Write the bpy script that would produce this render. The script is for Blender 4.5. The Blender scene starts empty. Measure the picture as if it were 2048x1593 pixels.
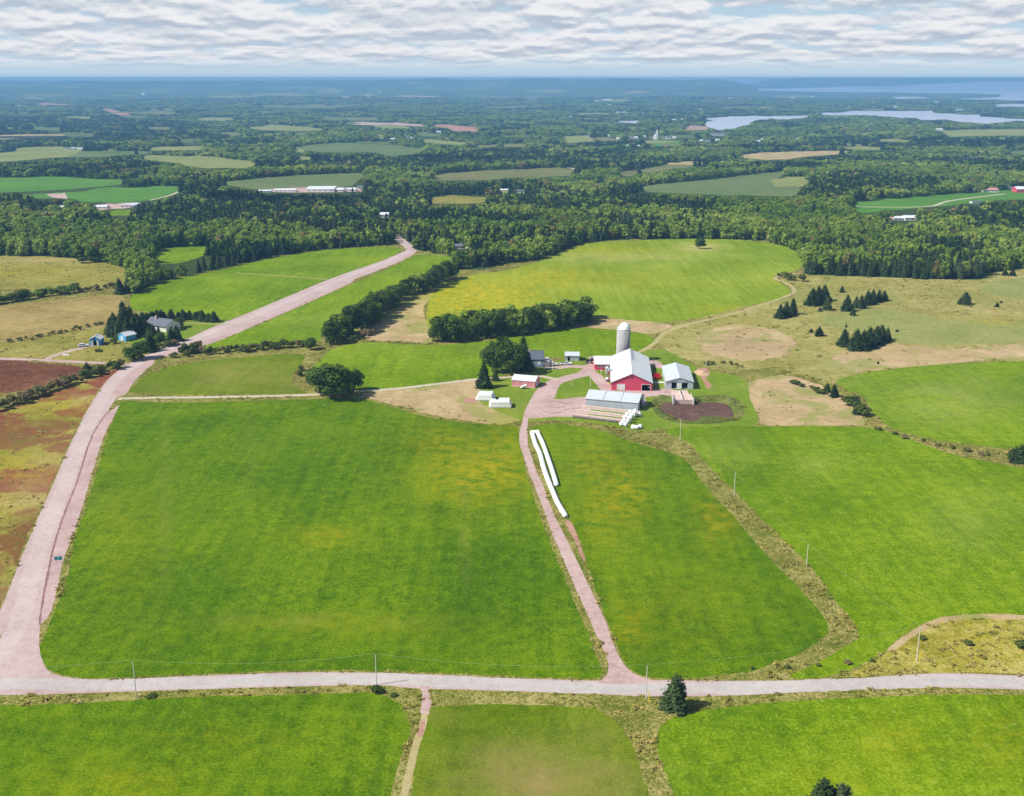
import bpy, math, random
import numpy as np
from mathutils import Vector
from mathutils.geometry import delaunay_2d_cdt

R = math.radians
sc = bpy.context.scene
C = sc.collection
rng = np.random.default_rng(7)
random.seed(7)

# ---------------------------------------------------------------- camera
CAM_H = 120.0
HAZE = 1.15e-4
F = 2200.0                                   # focal length in pixels of a 2048 px wide frame
PITCH = math.atan((796.5 - 157.0) / F)
cd = bpy.data.cameras.new('camera')
cam = bpy.data.objects.new('camera', cd)
C.objects.link(cam)
cam.location = (0, 0, CAM_H)
cam.rotation_euler = (math.pi / 2 - PITCH, 0, 0)
cd.sensor_width = 36.0
cd.lens = 36.0 * F / 2048.0
cd.clip_start = 1.0
cd.clip_end = 60000.0
sc.camera = cam

# ---------------------------------------------------------------- light and sky
SUN_EL = R(46)
SUN_AZ = R(196)                              # direction the light comes from, counter-clockwise from +x
sun = bpy.data.lights.new('sun', 'SUN')
sun.energy = 5.0
sun.angle = R(0.5)
sun.color = (1.0, 0.95, 0.86)
so = bpy.data.objects.new('sun', sun)
C.objects.link(so)
sdir = Vector((math.cos(SUN_AZ) * math.cos(SUN_EL), math.sin(SUN_AZ) * math.cos(SUN_EL), math.sin(SUN_EL)))
so.rotation_euler = sdir.to_track_quat('Z', 'Y').to_euler()

world = bpy.data.worlds.new('World')
sc.world = world
world.use_nodes = True
world.cycles.sampling_method = 'MANUAL'
world.cycles.sample_map_resolution = 512
wn = world.node_tree
wn.nodes.clear()


def nd(nt, kind, **kw):
    n = nt.nodes.new(kind)
    for k, v in kw.items():
        setattr(n, k, v)
    return n


def setin(nt, node, key, val):
    s = node.inputs[key]
    if isinstance(val, bpy.types.NodeSocket):
        nt.links.new(val, s)
    else:
        s.default_value = val


def MATH(nt, op, a, b=None, c=None, clamp=False):
    n = nd(nt, 'ShaderNodeMath', operation=op)
    n.use_clamp = clamp
    setin(nt, n, 0, a)
    if b is not None:
        setin(nt, n, 1, b)
    if c is not None:
        setin(nt, n, 2, c)
    return n.outputs[0]


def NOISE(nt, vec, scale, detail=4.0, rough=0.55, dist=0.0):
    n = nd(nt, 'ShaderNodeTexNoise')
    if nt is wn:
        n.noise_dimensions = '2D'
    setin(nt, n, 'Vector', vec)
    setin(nt, n, 'Scale', scale)
    setin(nt, n, 'Detail', detail)
    setin(nt, n, 'Roughness', rough)
    setin(nt, n, 'Distortion', dist)
    return n.outputs['Fac']


def RANGE(nt, v, a, b, c=0.0, d=1.0, smooth=False):
    n = nd(nt, 'ShaderNodeMapRange')
    n.clamp = True
    if smooth:
        n.interpolation_type = 'SMOOTHSTEP'
    for i, x in enumerate((v, a, b, c, d)):
        setin(nt, n, i, x)
    return n.outputs[0]


def MIX(nt, f, a, b, mode='MIX'):
    n = nd(nt, 'ShaderNodeMix', data_type='RGBA', blend_type=mode)
    for s, v in ((n.inputs[0], f), (n.inputs[6], a), (n.inputs[7], b)):
        if isinstance(v, bpy.types.NodeSocket):
            nt.links.new(v, s)
        elif s == n.inputs[0]:
            s.default_value = v
        else:
            s.default_value = (*v, 1.0)
    return n.outputs[2]


def VSCALE(nt, vec, s):
    n = nd(nt, 'ShaderNodeVectorMath', operation='MULTIPLY')
    setin(nt, n, 0, vec)
    n.inputs[1].default_value = s
    return n.outputs[0]


sky = nd(wn, 'ShaderNodeTexSky', sky_type='NISHITA')
sky.sun_disc = False
sky.sun_elevation = SUN_EL
sky.sun_rotation = math.atan2(sdir.x, sdir.y)
sky.altitude = 100
sky.air_density = 1.2
sky.dust_density = 0.6
bg = nd(wn, 'ShaderNodeBackground')
bg.inputs[1].default_value = 0.062
wn.links.new(sky.outputs[0], bg.inputs[0])
# cloud deck: noise laid on a horizontal layer seen in perspective
tc = nd(wn, 'ShaderNodeTexCoord')
sp = nd(wn, 'ShaderNodeSeparateXYZ')
wn.links.new(tc.outputs['Generated'], sp.inputs[0])
zz = MATH(wn, 'ADD', MATH(wn, 'MAXIMUM', sp.outputs[2], 0.0), 0.010)
zc = MATH(wn, 'POWER', MATH(wn, 'DIVIDE', 1.0, zz), 0.5)
azm = MATH(wn, 'ARCTAN2', sp.outputs[0], sp.outputs[1])
cb = nd(wn, 'ShaderNodeCombineXYZ')
wn.links.new(MATH(wn, 'MULTIPLY', MATH(wn, 'MULTIPLY', azm, zc), 2.1), cb.inputs[0])
wn.links.new(MATH(wn, 'MULTIPLY', zc, 2.5), cb.inputs[1])
wn.links.new(azm, cb.inputs[2])
P0 = cb.outputs[0]
cb2 = nd(wn, 'ShaderNodeCombineXYZ')
wn.links.new(MATH(wn, 'MULTIPLY', MATH(wn, 'MULTIPLY', azm, zc), 2.1), cb2.inputs[0])
wn.links.new(MATH(wn, 'ADD', MATH(wn, 'MULTIPLY', zc, 2.5), 0.30), cb2.inputs[1])
wn.links.new(azm, cb2.inputs[2])
n1 = NOISE(wn, P0, 0.85, 6.0, 0.55, 0.2)
n1s = NOISE(wn, cb2.outputs[0], 0.85, 4.0, 0.5, 0.2)
cb3 = nd(wn, 'ShaderNodeCombineXYZ')
wn.links.new(MATH(wn, 'MULTIPLY', azm, 19.0), cb3.inputs[0])
wn.links.new(MATH(wn, 'MULTIPLY', MATH(wn, 'POWER', MATH(wn, 'MAXIMUM', sp.outputs[2], 0.0), 0.6), 33.0), cb3.inputs[1])


def BILLOW(vec):
    v1 = nd(wn, 'ShaderNodeTexVoronoi', feature='SMOOTH_F1', voronoi_dimensions='2D')
    wob = nd(wn, 'ShaderNodeTexNoise', noise_dimensions='2D')
    wn.links.new(vec, wob.inputs['Vector']); wob.inputs['Scale'].default_value = 1.6; wob.inputs['Detail'].default_value = 4.0
    ad = nd(wn, 'ShaderNodeVectorMath', operation='MULTIPLY_ADD')
    wn.links.new(wob.outputs['Color'], ad.inputs[0]); ad.inputs[1].default_value = (0.9, 0.9, 0.0); wn.links.new(vec, ad.inputs[2])
    wn.links.new(ad.outputs[0], v1.inputs['Vector'])
    v1.inputs['Scale'].default_value = 0.95
    v1.inputs['Smoothness'].default_value = 0.35
    v1.inputs['Detail'].default_value = 1.0
    v1.inputs['Roughness'].default_value = 0.5
    f_ = NOISE(wn, vec, 1.0, 6.0, 0.6)
    return MATH(wn, 'ADD', MATH(wn, 'MULTIPLY', MATH(wn, 'SUBTRACT', 0.95, v1.outputs['Distance']), 0.42), MATH(wn, 'MULTIPLY', f_, 0.58))


n2 = BILLOW(cb3.outputs[0])
cb4 = nd(wn, 'ShaderNodeCombineXYZ')
wn.links.new(MATH(wn, 'MULTIPLY', azm, 19.0), cb4.inputs[0])
wn.links.new(MATH(wn, 'ADD', MATH(wn, 'MULTIPLY', MATH(wn, 'POWER', MATH(wn, 'MAXIMUM', sp.outputs[2], 0.0), 0.6), 33.0), 0.26), cb4.inputs[1])
n2s = BILLOW(cb4.outputs[0])
dens = MATH(wn, 'ADD', MATH(wn, 'MULTIPLY', n1, 0.45), MATH(wn, 'MULTIPLY', n2, 0.55))
cov = RANGE(wn, dens, 0.26, 0.44, 0.0, 1.0, True)
shade = RANGE(wn, MATH(wn, 'SUBTRACT', n2, n2s), -0.19, 0.13, 0.0, 1.0, True)
thick = RANGE(wn, n1, 0.50, 0.68, 0.0, 1.0, True)
ccol = MIX(wn, shade, (0.52, 0.59, 0.71), (0.97, 0.97, 0.99))
ccol = MIX(wn, MATH(wn, 'MULTIPLY', thick, 0.45), ccol, (0.62, 0.68, 0.78))
cbg = nd(wn, 'ShaderNodeBackground')
wn.links.new(ccol, cbg.inputs[0])
cbg.inputs[1].default_value = 0.71
blue = nd(wn, 'ShaderNodeBackground')
wn.links.new(MIX(wn, RANGE(wn, sp.outputs[2], 0.0, 0.05, 0, 1, True), (0.60, 0.79, 0.95), (0.50, 0.73, 0.95)), blue.inputs[0])
blue.inputs[1].default_value = 0.75
hz = RANGE(wn, sp.outputs[2], 0.02, 0.18, 0.85, 0.0, True)
mixa = nd(wn, 'ShaderNodeMixShader')
wn.links.new(hz, mixa.inputs[0])
wn.links.new(bg.outputs[0], mixa.inputs[1])
wn.links.new(blue.outputs[0], mixa.inputs[2])
fade = RANGE(wn, sp.outputs[2], 0.005, 0.020, 0.0, 0.96, True)
fade2 = RANGE(wn, sp.outputs[2], 0.10, 0.40, 1.0, 0.06, True)
cf = MATH(wn, 'MULTIPLY', MATH(wn, 'MULTIPLY', cov, fade), fade2)
mx = nd(wn, 'ShaderNodeMixShader')
wn.links.new(cf, mx.inputs[0])
wn.links.new(mixa.outputs[0], mx.inputs[1])
wn.links.new(cbg.outputs[0], mx.inputs[2])
wo = nd(wn, 'ShaderNodeOutputWorld')
wn.links.new(mx.outputs[0], wo.inputs[0])

sc.view_settings.view_transform = 'Standard'
sc.view_settings.look = 'None'
sc.view_settings.exposure = 0.35
sc.view_settings.gamma = 1.0
sc.cycles.max_bounces = 4
sc.cycles.diffuse_bounces = 2
sc.cycles.glossy_bounces = 2
sc.cycles.transmission_bounces = 2
sc.cycles.volume_bounces = 0
sc.cycles.transparent_max_bounces = 4
sc.cycles.use_denoising = True
sc.cycles.denoiser = 'OPENIMAGEDENOISE'
sc.cycles.denoising_prefilter = 'ACCURATE'
sc.cycles.denoising_input_passes = 'RGB_ALBEDO_NORMAL'
sc.render.use_persistent_data = False


# ---------------------------------------------------------------- terrain height
def sstep(a, b, x):
    t = np.clip((x - a) / (b - a), 0, 1)
    return t * t * (3 - 2 * t)


_perm = np.random.default_rng(11).permutation(256)


def vnoise(x, y):
    xi = np.floor(x).astype(int); yi = np.floor(y).astype(int)
    fx = x - xi; fy = y - yi
    fx = fx * fx * (3 - 2 * fx); fy = fy * fy * (3 - 2 * fy)
    def hsh(a, b):
        return _perm[(_perm[a & 255] + b) & 255] / 255.0
    a = hsh(xi, yi); b = hsh(xi + 1, yi); c = hsh(xi, yi + 1); d = hsh(xi + 1, yi + 1)
    return (a * (1 - fx) + b * fx) * (1 - fy) + (c * (1 - fx) + d * fx) * fy


FARM = (48.0, 430.0)
_bd = np.array([0, 680, 900, 1200, 1650, 2250, 3000, 3900, 5100, 6300, 9500, 40000.])
_bz = np.array([0, 0, -2, -7, -16, -25, -32, -37, -40, -40, -40, -40.])
SEA = 40.0
_cx = np.array([-900, 0, 450, 800, 850, 880, 930, 1000, 1100, 1130, 1200, 1350, 1500, 1600, 1850, 2048, 2600.])
_cy = np.array([168, 166, 162, 159.5, 159, 155, 160, 160, 156, 158, 157, 159.5, 158, 155, 150, 152, 153.])


def h(x, y):
    x = np.asarray(x, float); y = np.asarray(y, float)
    d = np.hypot(x, y)
    z = np.interp(d, _bd, _bz)
    # smooth the knots a little by averaging
    z = (z + np.interp(d * 0.94, _bd, _bz) + np.interp(d * 1.06, _bd, _bz)) / 3
    u = 1024 + 2291 * x / np.maximum(y, 1.0)
    und = (vnoise(x / 90 + 3.3, y / 90 + 1.7) - 0.5) * 2.2 + (vnoise(x / 35 + 9.3, y / 35) - 0.5) * 0.5
    df = np.hypot(x - FARM[0], y - FARM[1])
    und = und * sstep(75, 150, df) * sstep(60, 130, d) * (1 - sstep(900, 1300, d))
    roll = (vnoise(x / 380 + 7.1, y / 450 + 2.2) - 0.5) * 12 * sstep(800, 1350, d) * (1 - sstep(3800, 5000, d))
    # far hills
    yc = np.clip(np.interp(u, _cx, _cy) + (vnoise(u / 60, u * 0) - .5) * 1.8, 155.0, 161.5)
    left = 1 - sstep(1420, 1560, u)
    zc1 = 120 - 15000 * (yc - 157) / 2386
    t = np.clip((d - 7800) / 7200, 0, 1)
    ramp = (zc1 + SEA) * (t ** 1.5)
    ridge = (vnoise(x / 1500 + 4, d / 900) - 0.45) * 75 * sstep(8200, 10000, d) * (1 - sstep(12500, 14500, d))
    after = -np.clip(d - 15000, 0, None) * 0.05
    hl = ramp + ridge + after
    zc2 = 120 - 19500 * (yc - 157) / 2386
    t2 = sstep(17600, 19500, d)
    hr = (zc2 + SEA) * t2 - np.clip(d - 19500, 0, None) * 0.05
    pen = 52 * np.exp(-((d - 15600) / 900) ** 2) * sstep(1350, 1420, u) * (1 - sstep(1650, 1850, u))
    z = z + und + roll + np.where(d > 7500, hl * left + np.maximum(hr, pen) * (1 - left), 0)
    return z


sp_, cp_ = math.sin(PITCH), math.cos(PITCH)


def raydir(px, py):
    a = (np.asarray(px, float) - 1024) / F
    b = -(np.asarray(py, float) - 796.5) / F
    return np.stack([a, b * sp_ + cp_, b * cp_ - sp_], -1)


_T = np.geomspace(60, 20400, 900)


def P(px, py, z=None):
    """world point where the view through a pixel meets the terrain (or the level z)"""
    d = raydir(px, py)
    one = d.ndim == 1
    d = np.atleast_2d(d)
    if z is not None:
        t = (z - CAM_H) / np.minimum(d[:, 2], -1e-4)
        o = d * t[:, None]
        o[:, 2] = z
        return o[0] if one else o
    pts = d[:, None, :] * _T[None, :, None]
    f = pts[..., 2] + CAM_H - h(pts[..., 0], pts[..., 1])
    hit = f < 0
    i = np.where(hit.any(1), hit.argmax(1), len(_T) - 1)
    i = np.maximum(i, 1)
    a = _T[i - 1].copy(); b = _T[i].copy()
    for _ in range(22):
        m = (a + b) / 2
        q = d * m[:, None]
        g = q[:, 2] + CAM_H - h(q[:, 0], q[:, 1])
        a = np.where(g > 0, m, a); b = np.where(g > 0, b, m)
    m = (a + b) / 2
    o = d * m[:, None]
    o[:, 2] = h(o[:, 0], o[:, 1])
    return o[0] if one else o


def proj(p):
    p = np.asarray(p, float)
    x = p[..., 0]; y = p[..., 1]; z = p[..., 2] - CAM_H
    dep = y * cp_ - z * sp_
    up = y * sp_ + z * cp_
    dep = np.maximum(dep, 1e-3)
    return 1024 + F * x / dep, 796.5 - F * up / dep


def pip(poly, x, y):
    poly = np.asarray(poly, float)
    x = np.asarray(x, float); y = np.asarray(y, float)
    res = np.zeros(x.shape, bool)
    bx0, by0 = poly.min(0); bx1, by1 = poly.max(0)
    sel = (x >= bx0) & (x <= bx1) & (y >= by0) & (y <= by1)
    if not sel.any():
        return res
    xs = x[sel]; ys = y[sel]
    r = np.zeros(xs.shape, bool)
    n = len(poly)
    for k in range(n):
        x1, y1 = poly[k]; x2, y2 = poly[(k + 1) % n]
        if y1 == y2:
            continue
        c = ((y1 > ys) != (y2 > ys)) & (xs < (x2 - x1) * (ys - y1) / (y2 - y1) + x1)
        r ^= c
    res[sel] = r
    return res


def catmull(pts, closed=True, sub=4):
    pts = np.asarray(pts, float)
    n = len(pts)
    out = []
    rg = range(n) if closed else range(n - 1)
    for i in rg:
        if closed:
            p0, p1, p2, p3 = pts[(i - 1) % n], pts[i], pts[(i + 1) % n], pts[(i + 2) % n]
        else:
            p0, p1, p2, p3 = pts[max(i - 1, 0)], pts[i], pts[i + 1], pts[min(i + 2, n - 1)]
        for k in range(sub):
            t = k / sub
            out.append(0.5 * ((2 * p1) + (-p0 + p2) * t + (2 * p0 - 5 * p1 + 4 * p2 - p3) * t * t + (-p0 + 3 * p1 - 3 * p2 + p3) * t ** 3))
    if not closed:
        out.append(pts[-1])
    return np.array(out)
# ---------------------------------------------------------------- the map of the land (traced, then laid on the terrain)
# (class, outline); later entries lie over earlier ones
WOODLINE = [(-700, 500), (-300, 508), (0, 510), (130, 519), (200, 527), (255, 545), (262, 600), (300, 570), (350, 556),
            (430, 540), (540, 515), (640, 499), (740, 493), (788, 490), (800, 470), (812, 478), (835, 500), (905, 512), (900, 540), (960, 538),
            (1020, 527), (1080, 518), (1130, 498), (1170, 485), (1240, 479), (1450, 478), (1540, 483), (1600, 510),
            (1612, 530), (1560, 552), (1600, 562), (1660, 575), (1700, 572), (1780, 583), (1900, 576), (1955, 566),
            (1975, 546), (2048, 536), (2400, 520), (2900, 505)]
REG = []


def reg(cls, pts, smooth=True, jag=1.0):
    REG.append((cls, np.array(pts, float), smooth, jag, None))


def stroke(cls, pts, width, jag=0.4):
    REG.append((cls, np.array(pts, float), True, jag, width))


# pasture and rough land round the farm
reg('pasture', [(1320, 665), (1380, 640), (1480, 615), (1590, 590), (1560, 560), (1610, 550), (1960, 560), (2048, 535),
                (2600, 520), (2600, 735), (2048, 722), (1900, 728), (1720, 746), (1668, 762), (1600, 752), (1560, 735), (1480, 740), (1400, 730), (1330, 700)])
reg('straw', [(1395, 680), (1430, 655), (1500, 652), (1570, 668), (1590, 690), (1560, 712), (1500, 722), (1430, 712)], True, 5)
reg('straw', [(1640, 735), (1700, 700), (1800, 690), (1900, 700), (2048, 690), (2400, 700), (2400, 728), (2048, 720), (1900, 726), (1720, 744)], True, 4)
reg('green_pasture', [(1640, 640), (1750, 615), (1900, 640), (2048, 645), (2048, 680), (1850, 690), (1720, 668)], True, 6)
reg('green_pasture', [(1960, 580), (2048, 555), (2500, 540), (2500, 610), (2048, 600), (2000, 592)])
reg('straw', [(1480, 775), (1540, 752), (1600, 757), (1650, 777), (1690, 800), (1722, 830), (1728, 852), (1600, 852), (1522, 851), (1508, 820), (1490, 800)], True, 4)
reg('straw', [(735, 668), (770, 630), (830, 600), (855, 585), (900, 560), (850, 610), (853, 645), (862, 685), (800, 682), (740, 682)])
reg('straw', [(1200, 640), (1280, 640), (1340, 650), (1330, 660), (1300, 668), (1240, 660), (1180, 655)])
reg('straw', [(720, 792), (780, 780), (900, 770), (960, 762), (985, 790), (960, 812), (1030, 840), (1000, 848), (900, 838), (800, 812), (740, 800)], True, 4)
reg('lawn', [(965, 770), (1060, 745), (1130, 718), (1280, 704), (1330, 700), (1400, 738), (1445, 745), (1490, 760), (1500, 800), (1510, 852), (1340, 856), (1282, 864),
             (1180, 846), (1060, 842), (1030, 842), (975, 822), (950, 805)])
reg('straw', [(880, 770), (960, 764), (955, 800), (1000, 825), (1040, 842), (960, 835), (880, 800)])
# fields
reg('hay_field', [(245, 803), (330, 806), (450, 804), (560, 801), (640, 798), (720, 798), (790, 816), (850, 834), (930, 846), (1000, 851), (1035, 854),
                  (1040, 890), (1055, 955), (1073, 1010), (1098, 1080), (1122, 1140), (1152, 1210), (1180, 1280), (1200, 1330), (1204, 1347), (1190, 1356),
                  (1140, 1357), (1030, 1353), (900, 1347), (760, 1342), (600, 1341), (480, 1345), (350, 1350), (200, 1356), (122, 1349), (94, 1333),
                  (80, 1303), (90, 1268), (110, 1225), (130, 1170), (143, 1110), (152, 1070), (172, 1015), (197, 930), (217, 865), (234, 825)])
reg('hay_field', [(1063, 856), (1100, 849), (1150, 852), (1200, 861), (1260, 883), (1310, 898), (1347, 908), (1367, 919), (1390, 943), (1421, 986), (1468, 1033),
                  (1497, 1069), (1555, 1134), (1618, 1198), (1655, 1250), (1652, 1270), (1629, 1288), (1603, 1306), (1540, 1330), (1483, 1346), (1380, 1356), (1305, 1355),
                  (1265, 1340), (1243, 1310), (1218, 1250), (1195, 1190), (1172, 1115), (1150, 1060), (1120, 1000), (1085, 930), (1062, 880)])
reg('bright_field', [(1330, 858), (1500, 853), (1722, 854), (1800, 872), (1900, 907), (2048, 937), (2300, 975), (2500, 1250), (2048, 1232), (1980, 1228),
                     (1900, 1232), (1845, 1250), (1800, 1275), (1760, 1310), (1700, 1340), (1650, 1353), (1600, 1357), (1580, 1352), (1618, 1335), (1702, 1287), (1716, 1265), (1694, 1229), (1665, 1194), (1625, 1137), (1581, 1095), (1555, 1069), (1519, 1033), (1482, 996), (1446, 960), (1420, 934), (1376, 884)])
reg('bright_field', [(1672, 762), (1720, 749), (1800, 736), (1900, 729), (2048, 723), (2500, 715), (2500, 915), (2048, 899), (1960, 891), (1850, 876), (1792, 860),
                     (1750, 830), (1728, 795), (1695, 782)])
reg('hay_field', [(-500, 1405), (0, 1411), (100, 1409), (250, 1402), (400, 1394), (600, 1390), (740, 1387), (790, 1402), (812, 1420), (820, 1460),
                  (800, 1520), (782, 1593), (770, 1720), (-500, 1900)])
reg('faded_field', [(855, 1424), (880, 1414), (1000, 1410), (1150, 1414), (1200, 1422), (1240, 1452), (1270, 1500), (1288, 1560), (1298, 1593), (1310, 1760),
                    (818, 1760), (822, 1593), (838, 1500)])
reg('bright_field', [(1348, 1434), (1400, 1422), (1500, 1410), (1600, 1402), (1750, 1394), (1900, 1390), (2048, 1390), (2500, 1394), (2600, 1900), (1400, 1760),
                     (1348, 1593), (1320, 1520), (1312, 1470), (1327, 1446)])
reg('faded_field', [(262, 785), (270, 770), (300, 747), (360, 730), (450, 718), (560, 709), (600, 708), (610, 716), (598, 735), (583, 760), (597, 778), (610, 787), (500, 789), (350, 789)])
reg('bright_field', [(622, 745), (634, 725), (657, 704), (692, 691), (740, 685), (850, 691), (930, 686), (1000, 679), (1080, 664), (1150, 657), (1250, 662), (1298, 672),
                     (1310, 685), (1292, 698), (1265, 708), (1200, 710), (1130, 716), (1060, 712), (1060, 740), (1000, 751), (960, 755), (880, 766), (800, 775), (730, 779), (650, 779), (624, 770)])
reg('bright_field', [(395, 699), (430, 686), (525, 647), (625, 603), (720, 562), (800, 527), (830, 511), (870, 511), (903, 516), (880, 535), (830, 560), (760, 600), (700, 620), (655, 640),
                     (640, 680), (620, 690), (540, 692), (450, 698)])
reg('bright_field', [(260, 600), (277, 582), (330, 563), (430, 543), (540, 518), (640, 502), (740, 495), (786, 494), (800, 502), (765, 521), (690, 550), (600, 586), (540, 610), (468, 636),
                     (440, 645), (430, 632), (300, 625), (265, 618)])
reg('bright_field', [(322, 497), (400, 493), (445, 494), (420, 507), (370, 524), (330, 528), (296, 522)])
reg('lawn', [(330, 643), (430, 643), (458, 646), (430, 658), (400, 671), (345, 684), (300, 692), (262, 692), (262, 655)])
reg('yellow_field', [(858, 600), (872, 580), (905, 562), (960, 547), (1010, 542), (1080, 522), (1132, 502), (1172, 488), (1230, 483), (1330, 479), (1450, 479), (1530, 486),
                     (1578, 496), (1603, 515), (1595, 540), (1545, 555), (1568, 570), (1582, 590), (1540, 602), (1480, 615), (1400, 635), (1330, 644), (1250, 640), (1190, 634),
                     (1100, 652), (950, 663), (870, 664), (853, 640)])
reg('tan_field', [(-500, 640), (0, 612), (100, 602), (235, 590), (246, 615), (238, 645), (215, 655), (120, 665), (0, 685), (-500, 720)])
reg('olive_field', [(-500, 520), (0, 513), (100, 514), (180, 522), (252, 537), (250, 565), (200, 576), (100, 581), (0, 580), (-500, 590)])
reg('olive_field', [(-500, 725), (0, 687), (130, 667), (218, 660), (240, 690), (252, 726), (130, 722), (0, 717), (-500, 745)])
reg('heath', [(-500, 740), (0, 720), (60, 725), (150, 732), (168, 748), (100, 772), (0, 788), (-500, 850)])
reg('wild_field', [(-900, 1000), (0, 820), (60, 800), (130, 778), (200, 750), (245, 738), (212, 765), (192, 790), (170, 825), (135, 895), (104, 965), (68, 1045), (38, 1115),
                   (8, 1195), (-20, 1245), (-100, 1340), (-900, 1340)])
reg('goldenrod', [(1760, 1315), (1800, 1280), (1845, 1255), (1900, 1236), (1980, 1231), (2048, 1234), (2500, 1250), (2500, 1352), (2048, 1347), (1900, 1344), (1780, 1350), (1700, 1354)])
reg('straw', [(1775, 1296), (1845, 1250), (1900, 1232), (1990, 1228), (2048, 1231), (2048, 1240), (1960, 1238), (1890, 1244), (1840, 1266), (1790, 1300)])
# the dirt roads and yards
reg('gravel', [(-900, 1345), (-60, 1335), (-12, 1245), (14, 1190), (44, 1112), (74, 1042), (110, 960), (140, 890), (174, 822), (196, 786), (217, 758), (252, 731), (302, 706), (370, 680), (420, 657),
               (500, 625), (600, 583), (680, 551), (750, 527), (797, 508), (812, 500), (802, 490), (790, 480), (783, 465), (790, 450),
               (794, 450), (797, 468), (815, 484), (832, 497), (828, 508), (790, 528), (700, 563), (620, 599), (520, 641), (450, 672), (400, 690), (330, 712), (296, 728), (262, 755), (238, 790), (222, 812), (205, 845),
               (185, 880), (165, 950), (140, 1030), (118, 1100), (98, 1170), (84, 1230), (78, 1290), (86, 1325), (96, 1341), (122, 1353),
               (200, 1360), (350, 1354), (480, 1349), (600, 1345), (760, 1346), (900, 1351), (1030, 1357), (1205, 1362), (1300, 1361), (1450, 1362), (1600, 1361), (1700, 1358), (1800, 1350), (1900, 1347), (2048, 1352), (2500, 1368),
               (2500, 1398), (2048, 1380), (1900, 1376), (1800, 1375), (1700, 1380), (1600, 1385), (1450, 1392), (1300, 1393), (1200, 1389), (1000, 1382), (830, 1377), (760, 1371), (600, 1373), (400, 1379), (270, 1383), (120, 1388), (0, 1391), (-900, 1405)], True, 0.25)
stroke('gravel_worn', [(-60, 1360), (-5, 1310), (26, 1270), (45, 1224), (60, 1162), (78, 1096), (99, 1043), (132, 964), (162, 885), (196, 815), (214, 786), (240, 752), (300, 714), (420, 666), (520, 627), (610, 589), (700, 552), (790, 517), (820, 501)], 4.6, 1.0)
stroke('gravel_pale', [(-500, 1368), (20, 1368), (120, 1370), (350, 1367), (600, 1359), (760, 1358), (900, 1364), (1030, 1370), (1210, 1376), (1450, 1377), (1700, 1369), (1900, 1362), (2048, 1366), (2400, 1380)], 4.4, 1.2)
reg('clay_shoulder', [(80, 1250), (82, 1224), (93, 1162), (107, 1096), (123, 1043), (154, 964), (179, 885), (200, 845), (213, 828), (236, 812), (240, 808), (232, 825), (215, 858), (203, 885), (182, 955), (160, 1030), (145, 1072), (128, 1118), (117, 1165), (102, 1222)], True, 0.5)
stroke('ditch', [(80, 1250), (82, 1224), (93, 1162), (107, 1096), (123, 1043), (154, 964), (179, 885), (200, 845), (213, 828), (222, 820)], 0.55, 0.5)
reg('clay_shoulder', [(225, 790), (238, 768), (262, 745), (296, 724), (310, 724), (290, 742), (268, 764), (250, 790)], True, 0.4)
reg('clay_shoulder', [(340, 706), (450, 669), (520, 640), (620, 598), (700, 563), (702, 566), (622, 603), (524, 645), (450, 677), (345, 712)], True, 0.3)
reg('clay', [(1200, 1367), (1213, 1352), (1217, 1328), (1203, 1293), (1180, 1241), (1148, 1170), (1120, 1103), (1101, 1060), (1091.6, 1031), (1080, 1001), (1069, 971), (1056, 941), (1048, 913), (1040, 892), (1039, 865), (1046, 838), (1050, 822), (1058, 805), (1072, 782), (1092, 765),
             (1104, 775), (1090, 792), (1066, 812), (1057, 836), (1055, 865), (1056, 892), (1063, 913), (1072, 941), (1086, 971), (1097, 1001), (1109, 1031), (1123, 1060), (1143, 1100), (1177, 1170), (1210, 1241), (1229, 1293), (1247, 1328), (1270, 1349), (1310, 1366)], True, 0.25)
reg('clay', [(1056, 836), (1064, 812), (1085, 790), (1102, 796), (1122, 799), (1174, 794), (1180, 812), (1172, 832), (1110, 834)], True, 0.4)
reg('clay', [(1170, 800), (1205, 782), (1230, 782), (1320, 778), (1345, 779), (1345, 791), (1290, 795), (1290, 812), (1180, 812)], True, 0.4)
reg('clay', [(1288, 722), (1315, 722), (1330, 735), (1318, 737), (1296, 730)], True, 0.3)
reg('red_soil', [(1132, 1042), (1144, 1046), (1156, 1075), (1168, 1115), (1166, 1120), (1150, 1082), (1136, 1058)], True, 0.5)
reg('red_soil', [(928, 798), (950, 796), (952, 805), (932, 806)], True, 0.5)
reg('red_soil', [(1395, 738), (1412, 736), (1420, 748), (1412, 758), (1424, 772), (1414, 778), (1404, 758), (1392, 748)], True, 0.5)
reg('clay', [(1076, 806), (1090, 780), (1104, 768), (1122, 764), (1114, 782), (1106, 798)], True, 0.3)
for _r in ([(1090, 804), (1112, 802), (1132, 808), (1146, 806)], [(1096, 812), (1110, 816), (1130, 814)], [(1128, 820), (1148, 817), (1168, 816)], [(1086, 822), (1100, 826), (1122, 825)]):
    stroke('rut', _r, 0.9, 1.2)
stroke('clay', [(1098, 778), (1110, 765), (1140, 755), (1168, 748), (1184, 735), (1190, 724), (1192, 714)], 6.5)
stroke('clay', [(1176, 745), (1188, 750), (1200, 762), (1212, 776), (1220, 786)], 5.5)
stroke('clay', [(1090, 735), (1112, 736), (1140, 733), (1165, 734), (1182, 732)], 4.5)
stroke('lane', [(236, 798), (300, 796), (400, 795), (560, 792), (640, 789), (720, 783), (800, 777), (900, 765), (960, 758), (1030, 754), (1075, 752), (1115, 760)], 2.7)
stroke('track', [(1262, 711), (1290, 699), (1311, 685), (1330, 666), (1380, 648), (1450, 632), (1520, 611), (1575, 592), (1588, 582), (1575, 568), (1550, 556), (1600, 546)], 2.6)
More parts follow.
